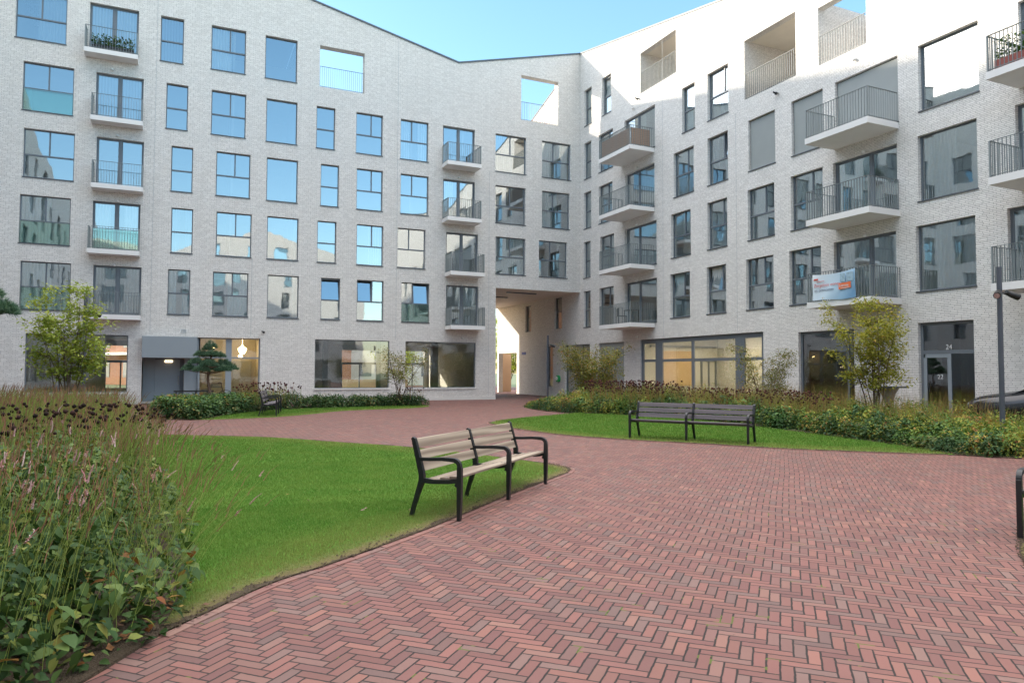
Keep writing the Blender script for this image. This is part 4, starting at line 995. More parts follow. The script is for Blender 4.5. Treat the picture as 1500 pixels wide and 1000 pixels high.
LM['olive']=leaf_mat('autumn_leaves',[(0,(.03,.08,.02)),(.3,(.06,.11,.025)),(.5,(.12,.16,.03)),(.7,(.22,.21,.04)),(.85,(.24,.13,.04)),(1,(.17,.055,.03))],.6,.3,1.9)
LM['russet']=leaf_mat('russet_stems',[(0,(.13,.17,.04)),(.4,(.19,.19,.055)),(.75,(.22,.13,.06)),(1,(.20,.08,.045))],.7,.25,1.8)
LM['maroon']=leaf_mat('maroon_heads',[(0,(.03,.008,.012)),(1,(.10,.03,.03))],.85,.0,1.1)

LM['bright']=leaf_mat('fern_leaves',[(0,(.03,.07,.03)),(.5,(.06,.13,.04)),(1,(.13,.20,.06))],.5,.25,1.25)

def stems(pos, top, r0, r1, rnd, mi=0, bendk=.0, seg=2):
    """thin 3-sided stems from pos to top, with slight bow"""
    n=len(pos); K=seg+1; V=[]
    d=top-pos; perp=np.stack([-d[:,1],d[:,0],np.zeros(n)],1); perp/=np.maximum(np.linalg.norm(perp,axis=1,keepdims=True),1e-6)
    bow=RNG.normal(0,1,n)[:,None]*bendk
    for k in range(K):
        t=k/seg; c=pos+d*t+perp*bow*math.sin(math.pi*t*.9); c[:,:2]-=d[:,:2]*(t*(1-t))*.5; r=r0+(r1-r0)*t
        for a in range(3):
            an=2.094*a; V.append(c+np.array([math.cos(an),math.sin(an),0])*(r[:,None] if hasattr(r,'__len__') else r))
    V=np.stack(V,1); m=K*3
    F=[(k*3+a,k*3+(a+1)%3,(k+1)*3+(a+1)%3,(k+1)*3+a) for k in range(seg) for a in range(3)]
    F=(np.array(F)[None]+(np.arange(n)*m)[:,None,None]).reshape(-1,4)
    return (V.reshape(-1,3),F,np.repeat(rnd,m),mi)
def balls():
    v=[(0,0,1)]+[(math.cos(k*1.2566)*.9,math.sin(k*1.2566)*.9,.35) for k in range(5)]+[(math.cos(k*1.2566+.63)*.85,math.sin(k*1.2566+.63)*.85,-.4) for k in range(5)]+[(0,0,-.9)]
    f=[(0,1+k,1+(k+1)%5) for k in range(5)]+[(1+k,6+k,1+(k+1)%5) for k in range(5)]+[(1+(k+1)%5,6+k,6+(k+1)%5) for k in range(5)]+[(11,6+(k+1)%5,6+k) for k in range(5)]
    return v,f
def leafcloud(poly,n,hfun,size,proto=LEAF,mi=0,band=None,shell=.45,pitch=(-.9,.5),rnd=None,lo=.03):
    q=sample(poly,n)
    if band is not None: q=q[band(q)]
    n=len(q); h=hfun(q); z=np.maximum(lo,h*np.clip(1-RNG.exponential(shell,n),0,1)+RNG.normal(0,.02,n))
    p=np.stack([q[:,0],q[:,1],z],1); s=size(q)*RNG.uniform(.6,1.3,n) if callable(size) else size*RNG.uniform(.6,1.3,n)
    r=RNG.uniform(0,1,n) if rnd is None else rnd(q,z/h)
    return scat(*proto,p,RNG.uniform(0,6.3,n),RNG.uniform(*pitch,n),RNG.uniform(-.6,.6,n),s,r,mi)
def mounds(centres, H, rad, per, size, proto=DIAMOND, mi=0, colr=None, cjit=.22, droop=(-.9,.25), zlo=.12, rough=.12):
    """leaf domes: per leaves on the upper shell of each mound, leaves pointing outwards"""
    n=len(centres); k=np.repeat(np.arange(n),per); m=len(k)
    th=RNG.uniform(0,6.283,m); cz=RNG.uniform(-.15,1,m); sr=np.sqrt(np.clip(1-cz**2,0,1))
    lob=1+.22*np.sin(th*3+k*1.7)+.15*np.sin(th*5+k*.9); q=(1-RNG.exponential(rough,m)).clip(.3,1.1)
    R_=rad[k]*lob*q; x=centres[k,0]+np.cos(th)*sr*R_; y=centres[k,1]+np.sin(th)*sr*R_
    z=np.maximum(.02,H[k]*(zlo+(1-zlo)*np.clip(cz,0,1)*q*(.9+.1*lob))+RNG.normal(0,.02,m)-(cz<0)*RNG.uniform(0,.3,m)*H[k])
    base=colr(centres) if colr is not None else RNG.uniform(.2,.8,n)
    r=np.clip(base[k]+RNG.normal(0,cjit,m),0,1)
    return scat(*proto,np.stack([x,y,z],1),th-math.pi/2+RNG.normal(0,.6,m),RNG.uniform(*droop,m),RNG.uniform(-.5,.5,m),(size[k] if hasattr(size,'__len__') else size)*RNG.uniform(.55,1.3,m),r,mi)
# ------ bed 1 (front left)
dcam=lambda q: np.hypot(*(q-CAM).T)
vis1=[(-22.0,-33.2),(-21.8,-32.2),(-21.85,-30.5),(-22.1,-28),(-22.5,-25),(-22.9,-22),(-23.2,-19),(-23.5,-16.6),(-26.3,-15.5),(-27.8,-18),(-26.2,-26),(-24.9,-31),(-24.2,-35.4),(-23.5,-35.0),(-22.7,-34.1)]
def h1(q):
    d=dcam(q); e=edist(q,vis1[:8]+[vis1[0]]); e2=edist(q,[vis1[0],vis1[-1],vis1[-2],vis1[-3]])
    e=np.minimum(e,e2); base=.78+.08*np.clip((d-5)/10,0,1)+.08*nz(q,2.2)
    return base*np.clip(.30+e/.45,0,1)
ch=[]
near=lambda lo,hi:(lambda q:(dcam(q)>=lo)&(dcam(q)<hi))
def rndl(q,t): return np.clip(RNG.uniform(0,1,len(q))*.85+.15*np.clip(t,0,1),0,1)
c=sample(vis1,560); c=c[(dcam(c)<8.0)&(edist(c,vis1[:8]+[vis1[0]])>.20)&(edist(c,[vis1[0],vis1[-1],vis1[-2],vis1[-3]])>.22)]; n=len(c)
ch.append(mounds(c,h1(c)*RNG.uniform(.8,1.25,n),RNG.uniform(.14,.26,n),240,RNG.uniform(.045,.08,n),LEAF,0,lambda q:RNG.uniform(.15,.7,len(q)),.2,(-1.,.15)))
ch.append(leafcloud(vis1,22000,lambda q:h1(q)*.8,.066,LEAF,0,near(0,7.0),.6,rnd=rndl))
ch.append(leafcloud(vis1,40000,h1,.07,LEAF,0,near(7.0,11),.3,rnd=lambda q,t:np.clip(rndl(q,t)*.9+.1,0,1)))
ch.append(leafcloud(vis1,30000,h1,.085,DIAMOND,0,near(11,40),.4,rnd=rndl))
ch=[c for c in ch if c is not None]
# big heart leaves along the near edge
HE=[(-22.25,-33.5),(-22.0,-33.1),(-21.8,-32.3),(-22.4,-32.4),(-23.6,-34.9),(-24.0,-35.6),(-23.1,-34.9),(-22.7,-34.2)]
q=sample(HE,520); n=len(q)
ch.append(scat(*LEAF,np.stack([q[:,0],q[:,1],RNG.uniform(.04,.42,n)],1),RNG.uniform(0,6.3,n),RNG.uniform(-.9,.1,n),RNG.uniform(-.4,.4,n),RNG.uniform(.07,.12,n),np.clip(RNG.uniform(.1,1.02,n),0,1),0))
o=link('perennial_foliage',soup(ch,'perennial_foliage',[LM['pers']])); tag(o,'dense broad green leaves of the flower bed at the front left','foliage',None,'stuff')
# stems and spikes, leaning to the right
ch=[]
def spikes(poly,n,band,hlo,hhi,pinkfrac,r=.0022,spr=.005):
    q=sample(poly,n); q=q[band(q)]; n=len(q)
    hb=h1(q); b=np.stack([q[:,0],q[:,1],hb*.45],1)
    lean=np.stack([RNG.normal(.13,.13,n),RNG.normal(.0,.12,n)],1)
    e=edist(q,vis1[:8]); lean*= (1+1.2*np.clip(1-e/.5,0,1))[:,None]
    H=RNG.uniform(hlo,hhi,n)*np.clip(.72+e*.7,0,1)
    t=b.copy(); t[:,:2]+=lean; t[:,2]=np.maximum(H,b[:,2]+.25)
    rr=RNG.uniform(0,.5,n); ch.append(stems(b,t,r*1.2,r,rr,0,.03,3))
    L=RNG.uniform(.05,.15,n); d=(t-b); d/=np.linalg.norm(d,axis=1,keepdims=True)
    pk=RNG.uniform(0,1,n)<pinkfrac
    brown=~pk
    ch.append(stems(t[brown]-d[brown]*.02,t[brown]+d[brown]*L[brown][:,None],spr,spr*.35,RNG.uniform(.6,1,brown.sum()),0,.008,2))
    if pk.sum():
        p0=t[pk]-d[pk]*.01; m=pk.sum()
        ch.append(stems(p0,p0+d[pk]*(L[pk][:,None]*.75),spr*1.5,spr*.9,RNG.uniform(0,1,m),1,.008,2))
        # florets
        k=14; tt=RNG.uniform(0,.8,(m,k)); pp=(p0[:,None,:]+d[pk][:,None,:]*(L[pk][:,None,None]*.8*tt[:,:,None])).reshape(-1,3); nn=len(pp)
        ch.append(scat(*DIAMOND,pp,RNG.uniform(0,6.3,nn),RNG.uniform(-.2,1.1,nn),np.zeros(nn),RNG.uniform(.010,.018,nn),RNG.uniform(0,1,nn),1))
spikes(vis1,6500,near(0,7.5),.66,1.10,.14,.0015,.0042)
spikes(vis1,3200,near(7.5,11),.75,1.10,.07,.003,.006)
spikes(vis1,3000,near(11,40),.85,1.18,.0,.0045,.008)
o=link('flower_spikes',soup(ch,'flower_spikes',[LM['stem'],LM['pink']])); tag(o,'thin brown and pink flower spikes leaning right over the front left bed','flowers',None,'stuff')
# dark seed heads
def heads(poly,n,zlo,zhi,rad,zone,matl,stemr=.004,spread=None):
    q=sample(poly,n); b=np.stack([q[:,0],q[:,1],np.full(n,.3)],1); t=b.copy(); t[:,:2]+=RNG.normal(0,.05,(n,2)); t[:,2]=RNG.uniform(zlo,zhi,n)
    v,f=balls(); return [stems(b,t,stemr,stemr,RNG.uniform(0,1,n),0,.02,2), scat(v,f,t,RNG.uniform(0,6,n),RNG.uniform(-.3,.3,n),np.zeros(n),np.stack([rad*RNG.uniform(.8,1.3,n)]*3,1)*np.array([1,1,1.]),RNG.uniform(0,1,n),1)]
zone=[(-24.9,-29.4),(-22.75,-29.2),(-22.35,-26.8),(-22.5,-25.5),(-23.4,-25.6),(-25.5,-26.6)]
ch=heads(zone,300,.86,1.16,.025,None,None)+heads([(-22.75,-27),(-22.15,-27.6),(-22.1,-25.6),(-22.5,-25.2)],36,.75,1.0,.024,None,None)
o=link('seed_heads',soup(ch,'seed_heads',[LM['russet'],LM['head']])); tag(o,'dark round dried seed heads on stalks above the front left bed','seed heads',None,'stuff')
# tall tufts of grass at the back of bed 1
def tallgrass(poly,n,h0,h1_,w,rndlo=0,rndhi=1,mi=0,leans=.16,base=.15,bias=(0,0)):
    q=sample(poly,n); b=np.stack([q[:,0],q[:,1],np.full(n,base)],1); yaw=RNG.uniform(0,6.3,n); s=np.stack([np.cos(yaw),np.sin(yaw),np.zeros(n)],1)*w/2
    H=RNG.uniform(h0,h1_,n)*(1+.10*nz(q,2.5)); l=RNG.normal(0,leans,(n,2))+np.array(bias); m=b.copy(); m[:,:2]+=l*.35; m[:,2]=H*.6; t=b.copy(); t[:,:2]+=l; t[:,2]=H
    V=np.stack([b-s,b+s,m+s*.8,m-s*.8,t],1).reshape(-1,3); k=np.arange(n)[:,None]*5
    F1=k+np.array([0,1,2,3]); F2=k+np.array([3,2,4]); r=np.repeat(RNG.uniform(rndlo,rndhi,n),5)
    return [(V,F1,r,mi),(V.copy(),F2,r,mi)]
gz=[(-24.8,-28),(-22.6,-26.5),(-23.0,-22),(-23.3,-19),(-23.6,-16.6),(-26.3,-15.3),(-28,-17),(-26.6,-23)]
ch=tallgrass(gz,9500,.80,1.27,.008,0,.7,0,.12,.15,(.04,0))
o=link('ornamental_grass',soup(ch,'ornamental_grass',[LM['russet']])); tag(o,'tall thin olive and straw ornamental grass at the back of the front left bed','grass',None,'stuff')

# ------ bed 2 (by the left building)
def h2(q):
    e=edist(q,bed2+[bed2[0]]); x=q[:,0]
    hh=np.where(x<-18.6,.66,.55)+.10*nz(q,2.6,1.); hh=np.where((x>-19.2)&(x<-17.4),.70+.08*nz(q,3,2),hh)
    return hh*np.clip(.6+e/.35,0,1)
c=sample(bed2,420); n=len(c)
ch=[mounds(c,h2(c)*RNG.uniform(.8,1.15,n),RNG.uniform(.18,.32,n),70,.10,DIAMOND,0,lambda q:RNG.uniform(.2,.8,len(q)),.2),
    leafcloud(bed2,9000,lambda q:h2(q)*.8,.095,DIAMOND,0,None,.35,rnd=lambda q,t:np.clip(RNG.uniform(0,1,len(q))*.8+.2*t,0,1))]
xs=lambda q:(q[:,0]<-18.8)
ch.append(leafcloud(bed2,9000,lambda q:h2(q)*1.05,.11,DIAMOND,1,lambda q:(q[:,0]<-19.2)&(nz(q,1.7,4)>-.1),.2,rnd=None))
ch.append(leafcloud(bed2,5000,lambda q:h2(q)*1.08,.09,DIAMOND,2,lambda q:((q[:,0]<-18)&(nz(q,1.5,7)>.1))|((q[:,0]>-20)&(q[:,0]<-18.2)),.25,rnd=None))
o=link('shrub_bed',soup(ch,'shrub_bed',[LM['hedge'],LM['bright'],LM['olive']])); tag(o,'low green shrubs and clipped hedge along the foot of the left building','shrubs',None,'stuff')
ch=heads([(-19.8,-9.4),(-18.0,-7.9),(-17.3,-7.0),(-18.2,-6.4),(-20.2,-7.6)],110,.72,1.12,.035,None,None,.006)
ch+=heads([(-12.8,-6.3),(-11.6,-5.9),(-11.6,-5.1),(-13,-5.2)],30,.6,.85,.03,None,None,.006)
o=link('dried_flowers',soup(ch,'dried_flowers',[LM['russet'],LM['maroon']])); tag(o,'dried brown flower heads rising above the shrubs behind the far bench','dried flowers',None,'stuff')

# ------ bed 3 (right)
front3=bed3_front
def h3(q):
    e=edist(q,front3); y=q[:,1]
    hh=np.interp(e,[0,.25,.9,1.6,3.],[.34,.50,.66,.80,.88]); hh=hh*(1+.26*nz(q,2.3,3.)+.20*nz(q,5.3,1.)+.10*nz(q,11,2.))
    k=np.interp(y,[-29.5,-27.,-25.,-12.,-9.5,-7.2],[.66,.72,.97,1.06,.62,.30]); e3=edist(q,bed3+[bed3[0]])
    return np.maximum(.05,hh*k*np.clip(.8+e3/.2,0,1))
vis3=bed3
f3=lambda q:edist(q,front3)
inn=lambda q:q[(edist(q,bed3+[bed3[0]])>.16)]
c=inn(sample(bed3,900)); e=f3(c); c1=c[e<1.2+.5*nz(c,2.,5)]; n=len(c1)
ch=[mounds(c1,h3(c1)*RNG.uniform(.75,1.2,n),RNG.uniform(.16,.34,n),230,RNG.uniform(.05,.095,n),DIAMOND,0,lambda q:RNG.uniform(.1,.8,len(q)),.2),
    leafcloud(vis3,26000,lambda q:h3(q)*.7,.085,DIAMOND,0,lambda q:f3(q)<1.3,.8)]
c2=c1[RNG.uniform(0,1,n)<.16]; n=len(c2)
ch.append(mounds(c2,h3(c2)*RNG.uniform(1.0,1.25,n),RNG.uniform(.16,.28,n),130,.11,LEAF,1,None,.2))
o=link('shrub_bed',soup([x for x in ch if x],'shrub_bed',[LM['hedge'],LM['bright']])); tag(o,'dark green shrubs along the front of the bed behind the long grey bench','shrubs',None,'stuff')
c=inn(sample(bed3,1150)); e=f3(c); c1=c[e>.12+.55*nz(c,2.,5)]; n=len(c1)
ch=[mounds(c1,h3(c1)*RNG.uniform(.78,1.22,n),RNG.uniform(.18,.34,n),150,RNG.uniform(.05,.085,n),DIAMOND,0,lambda q:np.clip(RNG.uniform(.05,.85,len(q))+.2*nz(q,1.3,2),0,1),.14),
    leafcloud(vis3,30000,lambda q:h3(q)*.75,.06,DIAMOND,0,lambda q:(f3(q)>.45),.6,rnd=lambda q,t:np.clip(RNG.uniform(0,.6,len(q))+.4*nz(q,1.3,2)+.1,0,1))]
o=link('autumn_perennials',soup(ch,'autumn_perennials',[LM['olive']])); tag(o,'olive, yellow and russet perennials filling the right-hand bed','perennials',None,'stuff')
pz=lambda a,b:[p for p in vis3]
ch=[]
backz=[(-5.6,-29.5),(-5.0,-24),(-4.9,-19),(-5.6,-14),(-3.1,-13.5),(-2.9,-20),(-2.9,-30)]
midz=[(-6.2,-29),(-5.9,-24),(-5.3,-19.5),(-5.6,-16),(-4.4,-16),(-4.2,-22),(-4.4,-29)]
def cut(poly,y0,y1):
    return [(x,min(max(y,y0),y1)) for x,y in poly]
for y0,y1,f_ in ((-30,-26.6,.62),(-26.6,-24,.92),(-24,-19,1.),(-19,-13,1.05)):
    bz=[(-5.4,y0),(-5.2,y1),(-2.9,y1),(-2.9,y0)]; ch+=tallgrass(bz,int(230*(y1-y0)),.85*f_,1.36*f_,.008,.3,1,0,.14,.2)
    bz=[(-6.2,y0),(-5.6,y1),(-4.6,y1),(-4.6,y0)]; ch+=tallgrass(bz,int(120*(y1-y0)),.72*f_,1.15*f_,.009,.1,.8,0,.16,.2)
o=link('ornamental_grass',soup(ch,'ornamental_grass',[LM['russet']])); tag(o,'reddish brown grass plumes rising in front of the right building','grass',None,'stuff')
ch=heads([p for p in midz if p[1]>-26],520,.68,1.05,.03,None,None,.005)+heads([(-7.4,-13.6),(-6.2,-16.5),(-4.6,-16),(-4.8,-12),(-6.4,-11.4)],520,.76,1.26,.034,None,None,.006)
o=link('seed_heads',soup(ch,'seed_heads',[LM['russet'],LM['maroon']])); tag(o,'dark maroon seed heads above the right-hand bed','seed heads',None,'stuff')

# fallen leaves
n=34; q=np.concatenate([sample([(-22.6,-33.8),(-22.15,-33.2),(-21.75,-32.7),(-22.0,-32.3),(-22.6,-33.2)],26),sample([(-16,-30),(-10,-28.5),(-13,-33),(-18,-34)],10),sample([(-21.4,-31.8),(-18.5,-29.8),(-17,-27),(-20,-24),(-21.5,-28)],9)])
for i,(x,y) in enumerate(q):
    v=np.array(LEAF[0])*(.07 if i<26 else .045)*random.uniform(.6,1.2); v[:,2]=abs(v[:,2])*1.6+(v[:,0]**2)*9
    a=random.uniform(0,6.3); rot=np.array([[math.cos(a),-math.sin(a),0],[math.sin(a),math.cos(a),0],[0,0,1]]); v=v@rot.T
    f=MB(); f.add(v,LEAF[1],0,True)
    if i==0: LFm=[simple('fallen_leaf_orange',(.28,.12,.04),.7,0,.5,30),simple('fallen_leaf_brown',(.13,.065,.035),.8,0,.5,30),simple('fallen_leaf_yellow',(.36,.24,.06),.7,0,.5,30)]
    o=f.build('fallen_leaf',LFm[i%3],loc=(x,y,.03 if i<26 else .008 if i<36 else .045)); tag(o,'curled brown or yellow fallen leaf on the ground' if i<26 else ('tiny pale leaf lying on the red brick paving' if i<36 else 'small dry leaf lying on the front lawn'),'leaf','fallen leaves by the flower bed' if i<26 else ('leaves scattered on the paving' if i<36 else 'leaves scattered on the front lawn'))

# ------------------------------------------------------------------ trees
def branchy(root_pos, H, spread, nst, leafn, lsize, leafmat, seed, trunk_r=.03, crown_lo=.35, openness=.5, proto=DIAMOND, flare=1.):
    rr=random.Random(seed); tr=MB(); tips=[]
    for s in range(nst):
        az=rr.uniform(0,6.28); out_=spread*rr.uniform(.15,1)*.55; h=H*rr.uniform(.72,1.)
        path=[]; K=7; bx,by=rr.uniform(-.12,.12),rr.uniform(-.12,.12); wob=rr.uniform(0,6)
        for k in range(K+1):
            t=k/K; o_=out_*(t**1.3*flare); path.append((bx+math.cos(az)*o_+.04*math.sin(t*7+wob),by+math.sin(az)*o_+.04*math.cos(t*6+wob),h*t))
        rad=[trunk_r*rr.uniform(.6,1)*(1-.85*k/K) for k in range(K+1)]
        tr.tube(path,rad,6)
        for k in range(2,K+1):
            for b in range(rr.choice((2,3,3))):
                p=Vector(path[k])
                if p.z<H*crown_lo*.8: continue
                ba=rr.uniform(0,6.28); bl=spread*rr.uniform(.16,.42)*(1.15-.5*k/K); el=rr.uniform(.1,.8)
                q=[p,p+Vector((math.cos(ba)*bl*.5,math.sin(ba)*bl*.5,bl*.5*el)),p+Vector((math.cos(ba)*bl,math.sin(ba)*bl,bl*el*.8))]
                tr.tube(q,[rad[k]*.6+.002,.004,.002],4,caps=False)
                for t in (.35,.55,.75,.9,1.): tips.append((p+(q[2]-p)*t,bl))
                for _ in range(2):
                    a2=ba+rr.uniform(-1,1); l2=bl*.45; e=q[1]+Vector((math.cos(a2)*l2,math.sin(a2)*l2,l2*rr.uniform(0,.6))); tr.tube([q[1],e],[.003,.0015],3,caps=False); tips.append((e,bl)); tips.append((q[1].lerp(e,.6),bl))
    P=np.array([t[0] for t in tips]); idx=RNG.integers(0,len(P),leafn)
    dens=RNG.uniform(0,1,len(P))
    keep=dens[idx]>openness*.5; idx=idx[keep]; n=len(idx)
    p=P[idx]+RNG.normal(0,spread*.045,(n,3)); 
    c=scat(*proto,p,RNG.uniform(0,6.3,n),RNG.uniform(-1.0,.5,n),RNG.uniform(-.7,.7,n),RNG.uniform(.6,1.25,n)*lsize,np.clip(.6*RNG.uniform(0,1,n)+.4*dens[idx],0,1))
    return tr.mesh('trunk',M['bark']), soup([c],'crown',leafmat)
def tree(name,label,loc,*a,cat='tree',**k):
    t=thing(name,loc,0,label,cat,None); a_,b_=branchy(None,*a,**k); link('trunk',a_,t); link('crown',b_,t); return t
LM['ty']=leaf_mat('lime_leaves',[(0,(.07,.10,.02)),(.5,(.14,.18,.035)),(.85,(.21,.23,.045)),(1,(.33,.29,.06))],.5,.4,2.1)
LM['tyellow']=leaf_mat('yellowing_leaves',[(0,(.10,.12,.02)),(.5,(.19,.20,.03)),(.8,(.29,.25,.045)),(1,(.36,.19,.06))],.5,.35,1.9)
LM['tolive']=leaf_mat('olive_leaves',[(0,(.05,.07,.02)),(.5,(.10,.11,.03)),(.8,(.17,.14,.04)),(1,(.22,.12,.045))],.5,.3,2.)
LM['tlime']=leaf_mat('lime_yellow_leaves',[(0,(.08,.12,.02)),(.5,(.15,.19,.035)),(.85,(.23,.24,.045)),(1,(.30,.22,.05))],.5,.35,1.7)
LM['tyel2']=leaf_mat('golden_lime_leaves',[(0,(.10,.12,.02)),(.45,(.19,.20,.035)),(.8,(.29,.26,.045)),(1,(.36,.22,.05))],.5,.35,1.6)
LM['tmix']=leaf_mat('olive_orange_leaves',[(0,(.05,.07,.02)),(.4,(.11,.13,.03)),(.7,(.19,.17,.04)),(.85,(.28,.17,.05)),(1,(.30,.12,.04))],.5,.3,1.7)
LM['tsun']=leaf_mat('sunny_leaves',[(0,(.2,.26,.02)),(1,(.4,.42,.04))],.5,.4)
tree('multistem_tree','multi-stemmed tree with lime green leaves in the front left bed',(-24.6,-17.0,.02),3.6,1.75,11,8200,.105,LM['ty'],31,.028,.45,.8)
tree('multistem_tree','multi-stemmed tree with yellowing leaves in front of the right building',(-4.41,-24.0,.02),3.5,2.05,10,13500,.088,LM['tyel2'],5,.028,.40,.65)
tree('small_tree','small open tree with sparse brownish leaves beside the left building shop windows',(-12.86,-5.7,.02),2.55,2.0,8,4200,.085,LM['tolive'],8,.026,.45,.8,flare=1.5)
tree('small_tree','round bushy tree with olive and orange leaves near the inner corner',(-4.3,-8.9,.02),2.55,2.7,10,13500,.10,LM['tmix'],12,.026,.2,.5,flare=1.2)
tree('small_tree','sparse tan-leaved small tree in front of the glazed shopfront',(-2.9,-18.3,.02),2.35,2.0,8,7500,.075,LM['tolive'],17,.022,.3,.7,flare=1.2)
tree('street_tree','sunlit yellow-green tree beyond the passage',(5.8,23.5,0),6.5,4.5,8,9000,.22,LM['tsun'],21,.07,.05,.2)
tree('street_tree','green tree beyond the rear windows of the left building',(-3.5,27,0),6.5,4.8,8,8000,.22,LM['tsun'],25,.07,.1,.3)

LM['needle']=leaf_mat('pine_needles',[(0,(.02,.05,.03)),(.6,(.05,.095,.06)),(1,(.12,.17,.11))],.5,.15,2.)
def pine(loc,label,pads,H,seed):
    rr=random.Random(seed); t=thing('pine_tree',loc,rr.uniform(0,.2),label,'tree'); tr=MB(); N=10
    path=[(.05*math.sin(k*.9),.04*math.cos(k*1.2),H*.93*k/N) for k in range(N+1)]; tr.tube(path,[.075-.055*k/N for k in range(N+1)],8)
    P=[];Dr=[]
    for (x,y,z,r,h) in pads:
        tr.tube([(0,0,z-.12),(x*.5,y*.5,z-.08),(x,y,z-.02)],[.025,.018,.01],5)
        m=int(330*r*r/.16)
        for _ in range(m):
            a=rr.uniform(0,6.28); q=math.sqrt(rr.random())*r; zz=z+h*rr.uniform(0,1)*(1-(q/r)**2)
            p=(x+math.cos(a)*q,y+math.sin(a)*q,zz); P.append(p); Dr.append((math.cos(a)*q/r*.8,math.sin(a)*q/r*.8,.7))
    P=np.array(P); Dr=np.array(Dr); k=16; n=len(P)*k
    pp=np.repeat(P,k,0); d=np.repeat(Dr,k,0)+RNG.normal(0,.55,(n,3)); d/=np.linalg.norm(d,axis=1,keepdims=True); L=RNG.uniform(.07,.13,n)[:,None]
    s=np.cross(d,RNG.normal(0,1,(n,3))); s/=np.linalg.norm(s,axis=1,keepdims=True); s*=.0055
    V=np.stack([pp-s,pp+s,pp+d*L],1).reshape(-1,3)
    tr.build('trunk',M['pinebark'],t); link('crown',soup([(V,np.arange(n*3).reshape(-1,3),np.repeat(RNG.uniform(0,1,n),3),0)],'crown',LM['needle']),t); return t
pads=[(.02,0,2.46,.22,.30),(-.05,.12,2.36,.20,.2),(-.30,.08,2.14,.24,.22),(.32,.05,2.10,.26,.22),(.02,-.28,2.16,.24,.2),(0,.3,2.12,.24,.2),(-.50,-.05,1.84,.27,.22),(.52,.05,1.80,.28,.24),(-.12,-.42,1.76,.30,.24),(.05,.42,1.8,.30,.24),(-.74,.05,1.58,.27,.24),(.76,-.05,1.62,.28,.26),(-.38,-.35,1.55,.30,.24),(.36,.36,1.6,.32,.24),(.42,-.36,1.56,.30,.24)]
pine((-21.0,-7.6,.02),'cloud-shaped pine with bare trunk in front of the building entrance',pads,2.7,2)
pine((-25.45,-24.6,.02),'pine whose branch tip reaches in at the left edge of the picture',[(0,0,3.2,.5,.4),(.86,.25,2.46,.26,.3),(.65,.2,2.5,.4,.25),(.55,-.5,2.7,.4,.2),(-.6,.2,2.4,.5,.3),(.2,.7,2.3,.5,.3)],3.6,9)

# ------------------------------------------------------------------ benches
def arc(c,r,a0,a1,n=5): return [(0,c[0]+r*math.cos(a0+(a1-a0)*i/n),c[1]+r*math.sin(a0+(a1-a0)*i/n)) for i in range(n+1)]
def frame_mesh():
    f=MB(); sd=Vector((1,0,0))
    # rear leg up into the back post (front at y=0, back +y)
    f.sweep([(0,.585,0),(0,.545,.14),(0,.49,.30),(0,.455,.40),(0,.455,.47),(0,.50,.64),(0,.545,.80),(0,.557,.845),(0,.575,.862)],.048,[.034,.04,.05,.062,.062,.055,.048,.044,.03],sd)
    # front leg and armrest loop
    f.sweep([(0,.0,0),(0,-.004,.2),(0,-.005,.42),(0,-.005,.565)]+arc((.07,.565),.075,math.pi,math.pi/2,6)+[(0,.2,.645),(0,.36,.635),(0,.50,.632)],.048,[.036,.05,.056,.05]+[.042]*7+[.036,.036,.036],sd)
    # seat rail
    f.sweep([(0,.0,.425),(0,.12,.405),(0,.3,.395),(0,.455,.405)],.044,[.05,.045,.045,.055],sd)
    f.sweep([(0,.01,.41),(0,.04,.36)],.04,.03,sd)
    f.box(-.03,.03,.55,.62,0,.008)
    return f.mesh('side_frame',M['dark'])
FRM=None
def bench(loc,rz,label,wood,length=2.74,group=None,flip=1):
    global FRM
    if FRM is None: FRM=frame_mesh()
    t=thing('park_bench',loc,rz,label,'bench',group); bolts=MB()
    for x in (0,length/2,length): link('side_frame',FRM,t,loc=(x,0,0))
    s=MB(); b=MB()
    for a0,a1 in ((.026,length/2-.026),(length/2+.026,length-.026)):
        for i,y in enumerate((.02,.135,.25,.365)):
            z=.432-.02*i+.004; s.box(a0-.02,a1+.02,y,y+.103,z,z+.028)
        for z,y in ((.50,.462),(.625,.497),(.75,.532)):
            v=[(a0,y-.018,z),(a1,y-.018,z),(a1,y-.018+.03,z+.10),(a0,y-.018+.03,z+.10),(a0,y+.008,z),(a1,y+.008,z),(a1,y+.008+.03,z+.10),(a0,y+.008+.03,z+.10)]
            b.add(v,[(0,1,2,3),(4,7,6,5),(0,4,5,1),(3,2,6,7),(0,3,7,4),(1,5,6,2)])
    o=s.build('seat',wood,t); bevel(o,.005); o=b.build('backrest',wood,t); bevel(o,.005)
    for a0,a1 in ((.026,length/2-.026),(length/2+.026,length-.026)):
        for x in (a0+.03,a1-.03):
            for y,z in ((.07,.4655),(.185,.4455),(.30,.4255),(.415,.4055)): bolts.lathe([(.009,0),(.009,.002),(.0,.003)],(x,y,z-.0005),8)
    bolts.build('slat_bolts',M['silver'],t)
    k=MB()
    for x in (0,length/2,length):
        for z,y in ((.55,.485),(.675,.52),(.80,.55)): k.box(x-.055 if x>0 else x,x+.055 if x<length else x,y-.03+.03,y+.045-.01,z-.012,z+.012)
    k.build('slat_bracket',M['dark'],t); return t
# local +x along the bench; front toward -y
g='park benches around the lawns'
bench((-19.22,-30.71,.005),math.atan2(1.88,2.0),'pale weathered wooden bench with black arms on the front lawn edge',M['wood'],2.76,g)
a=math.atan2(-25.71+23.36,-10.6+12.11)
bench((-12.11,-23.36,.005),a,'long grey-slatted black bench on the right lawn, seen from its front',M['wood_grey'],2.80,g)
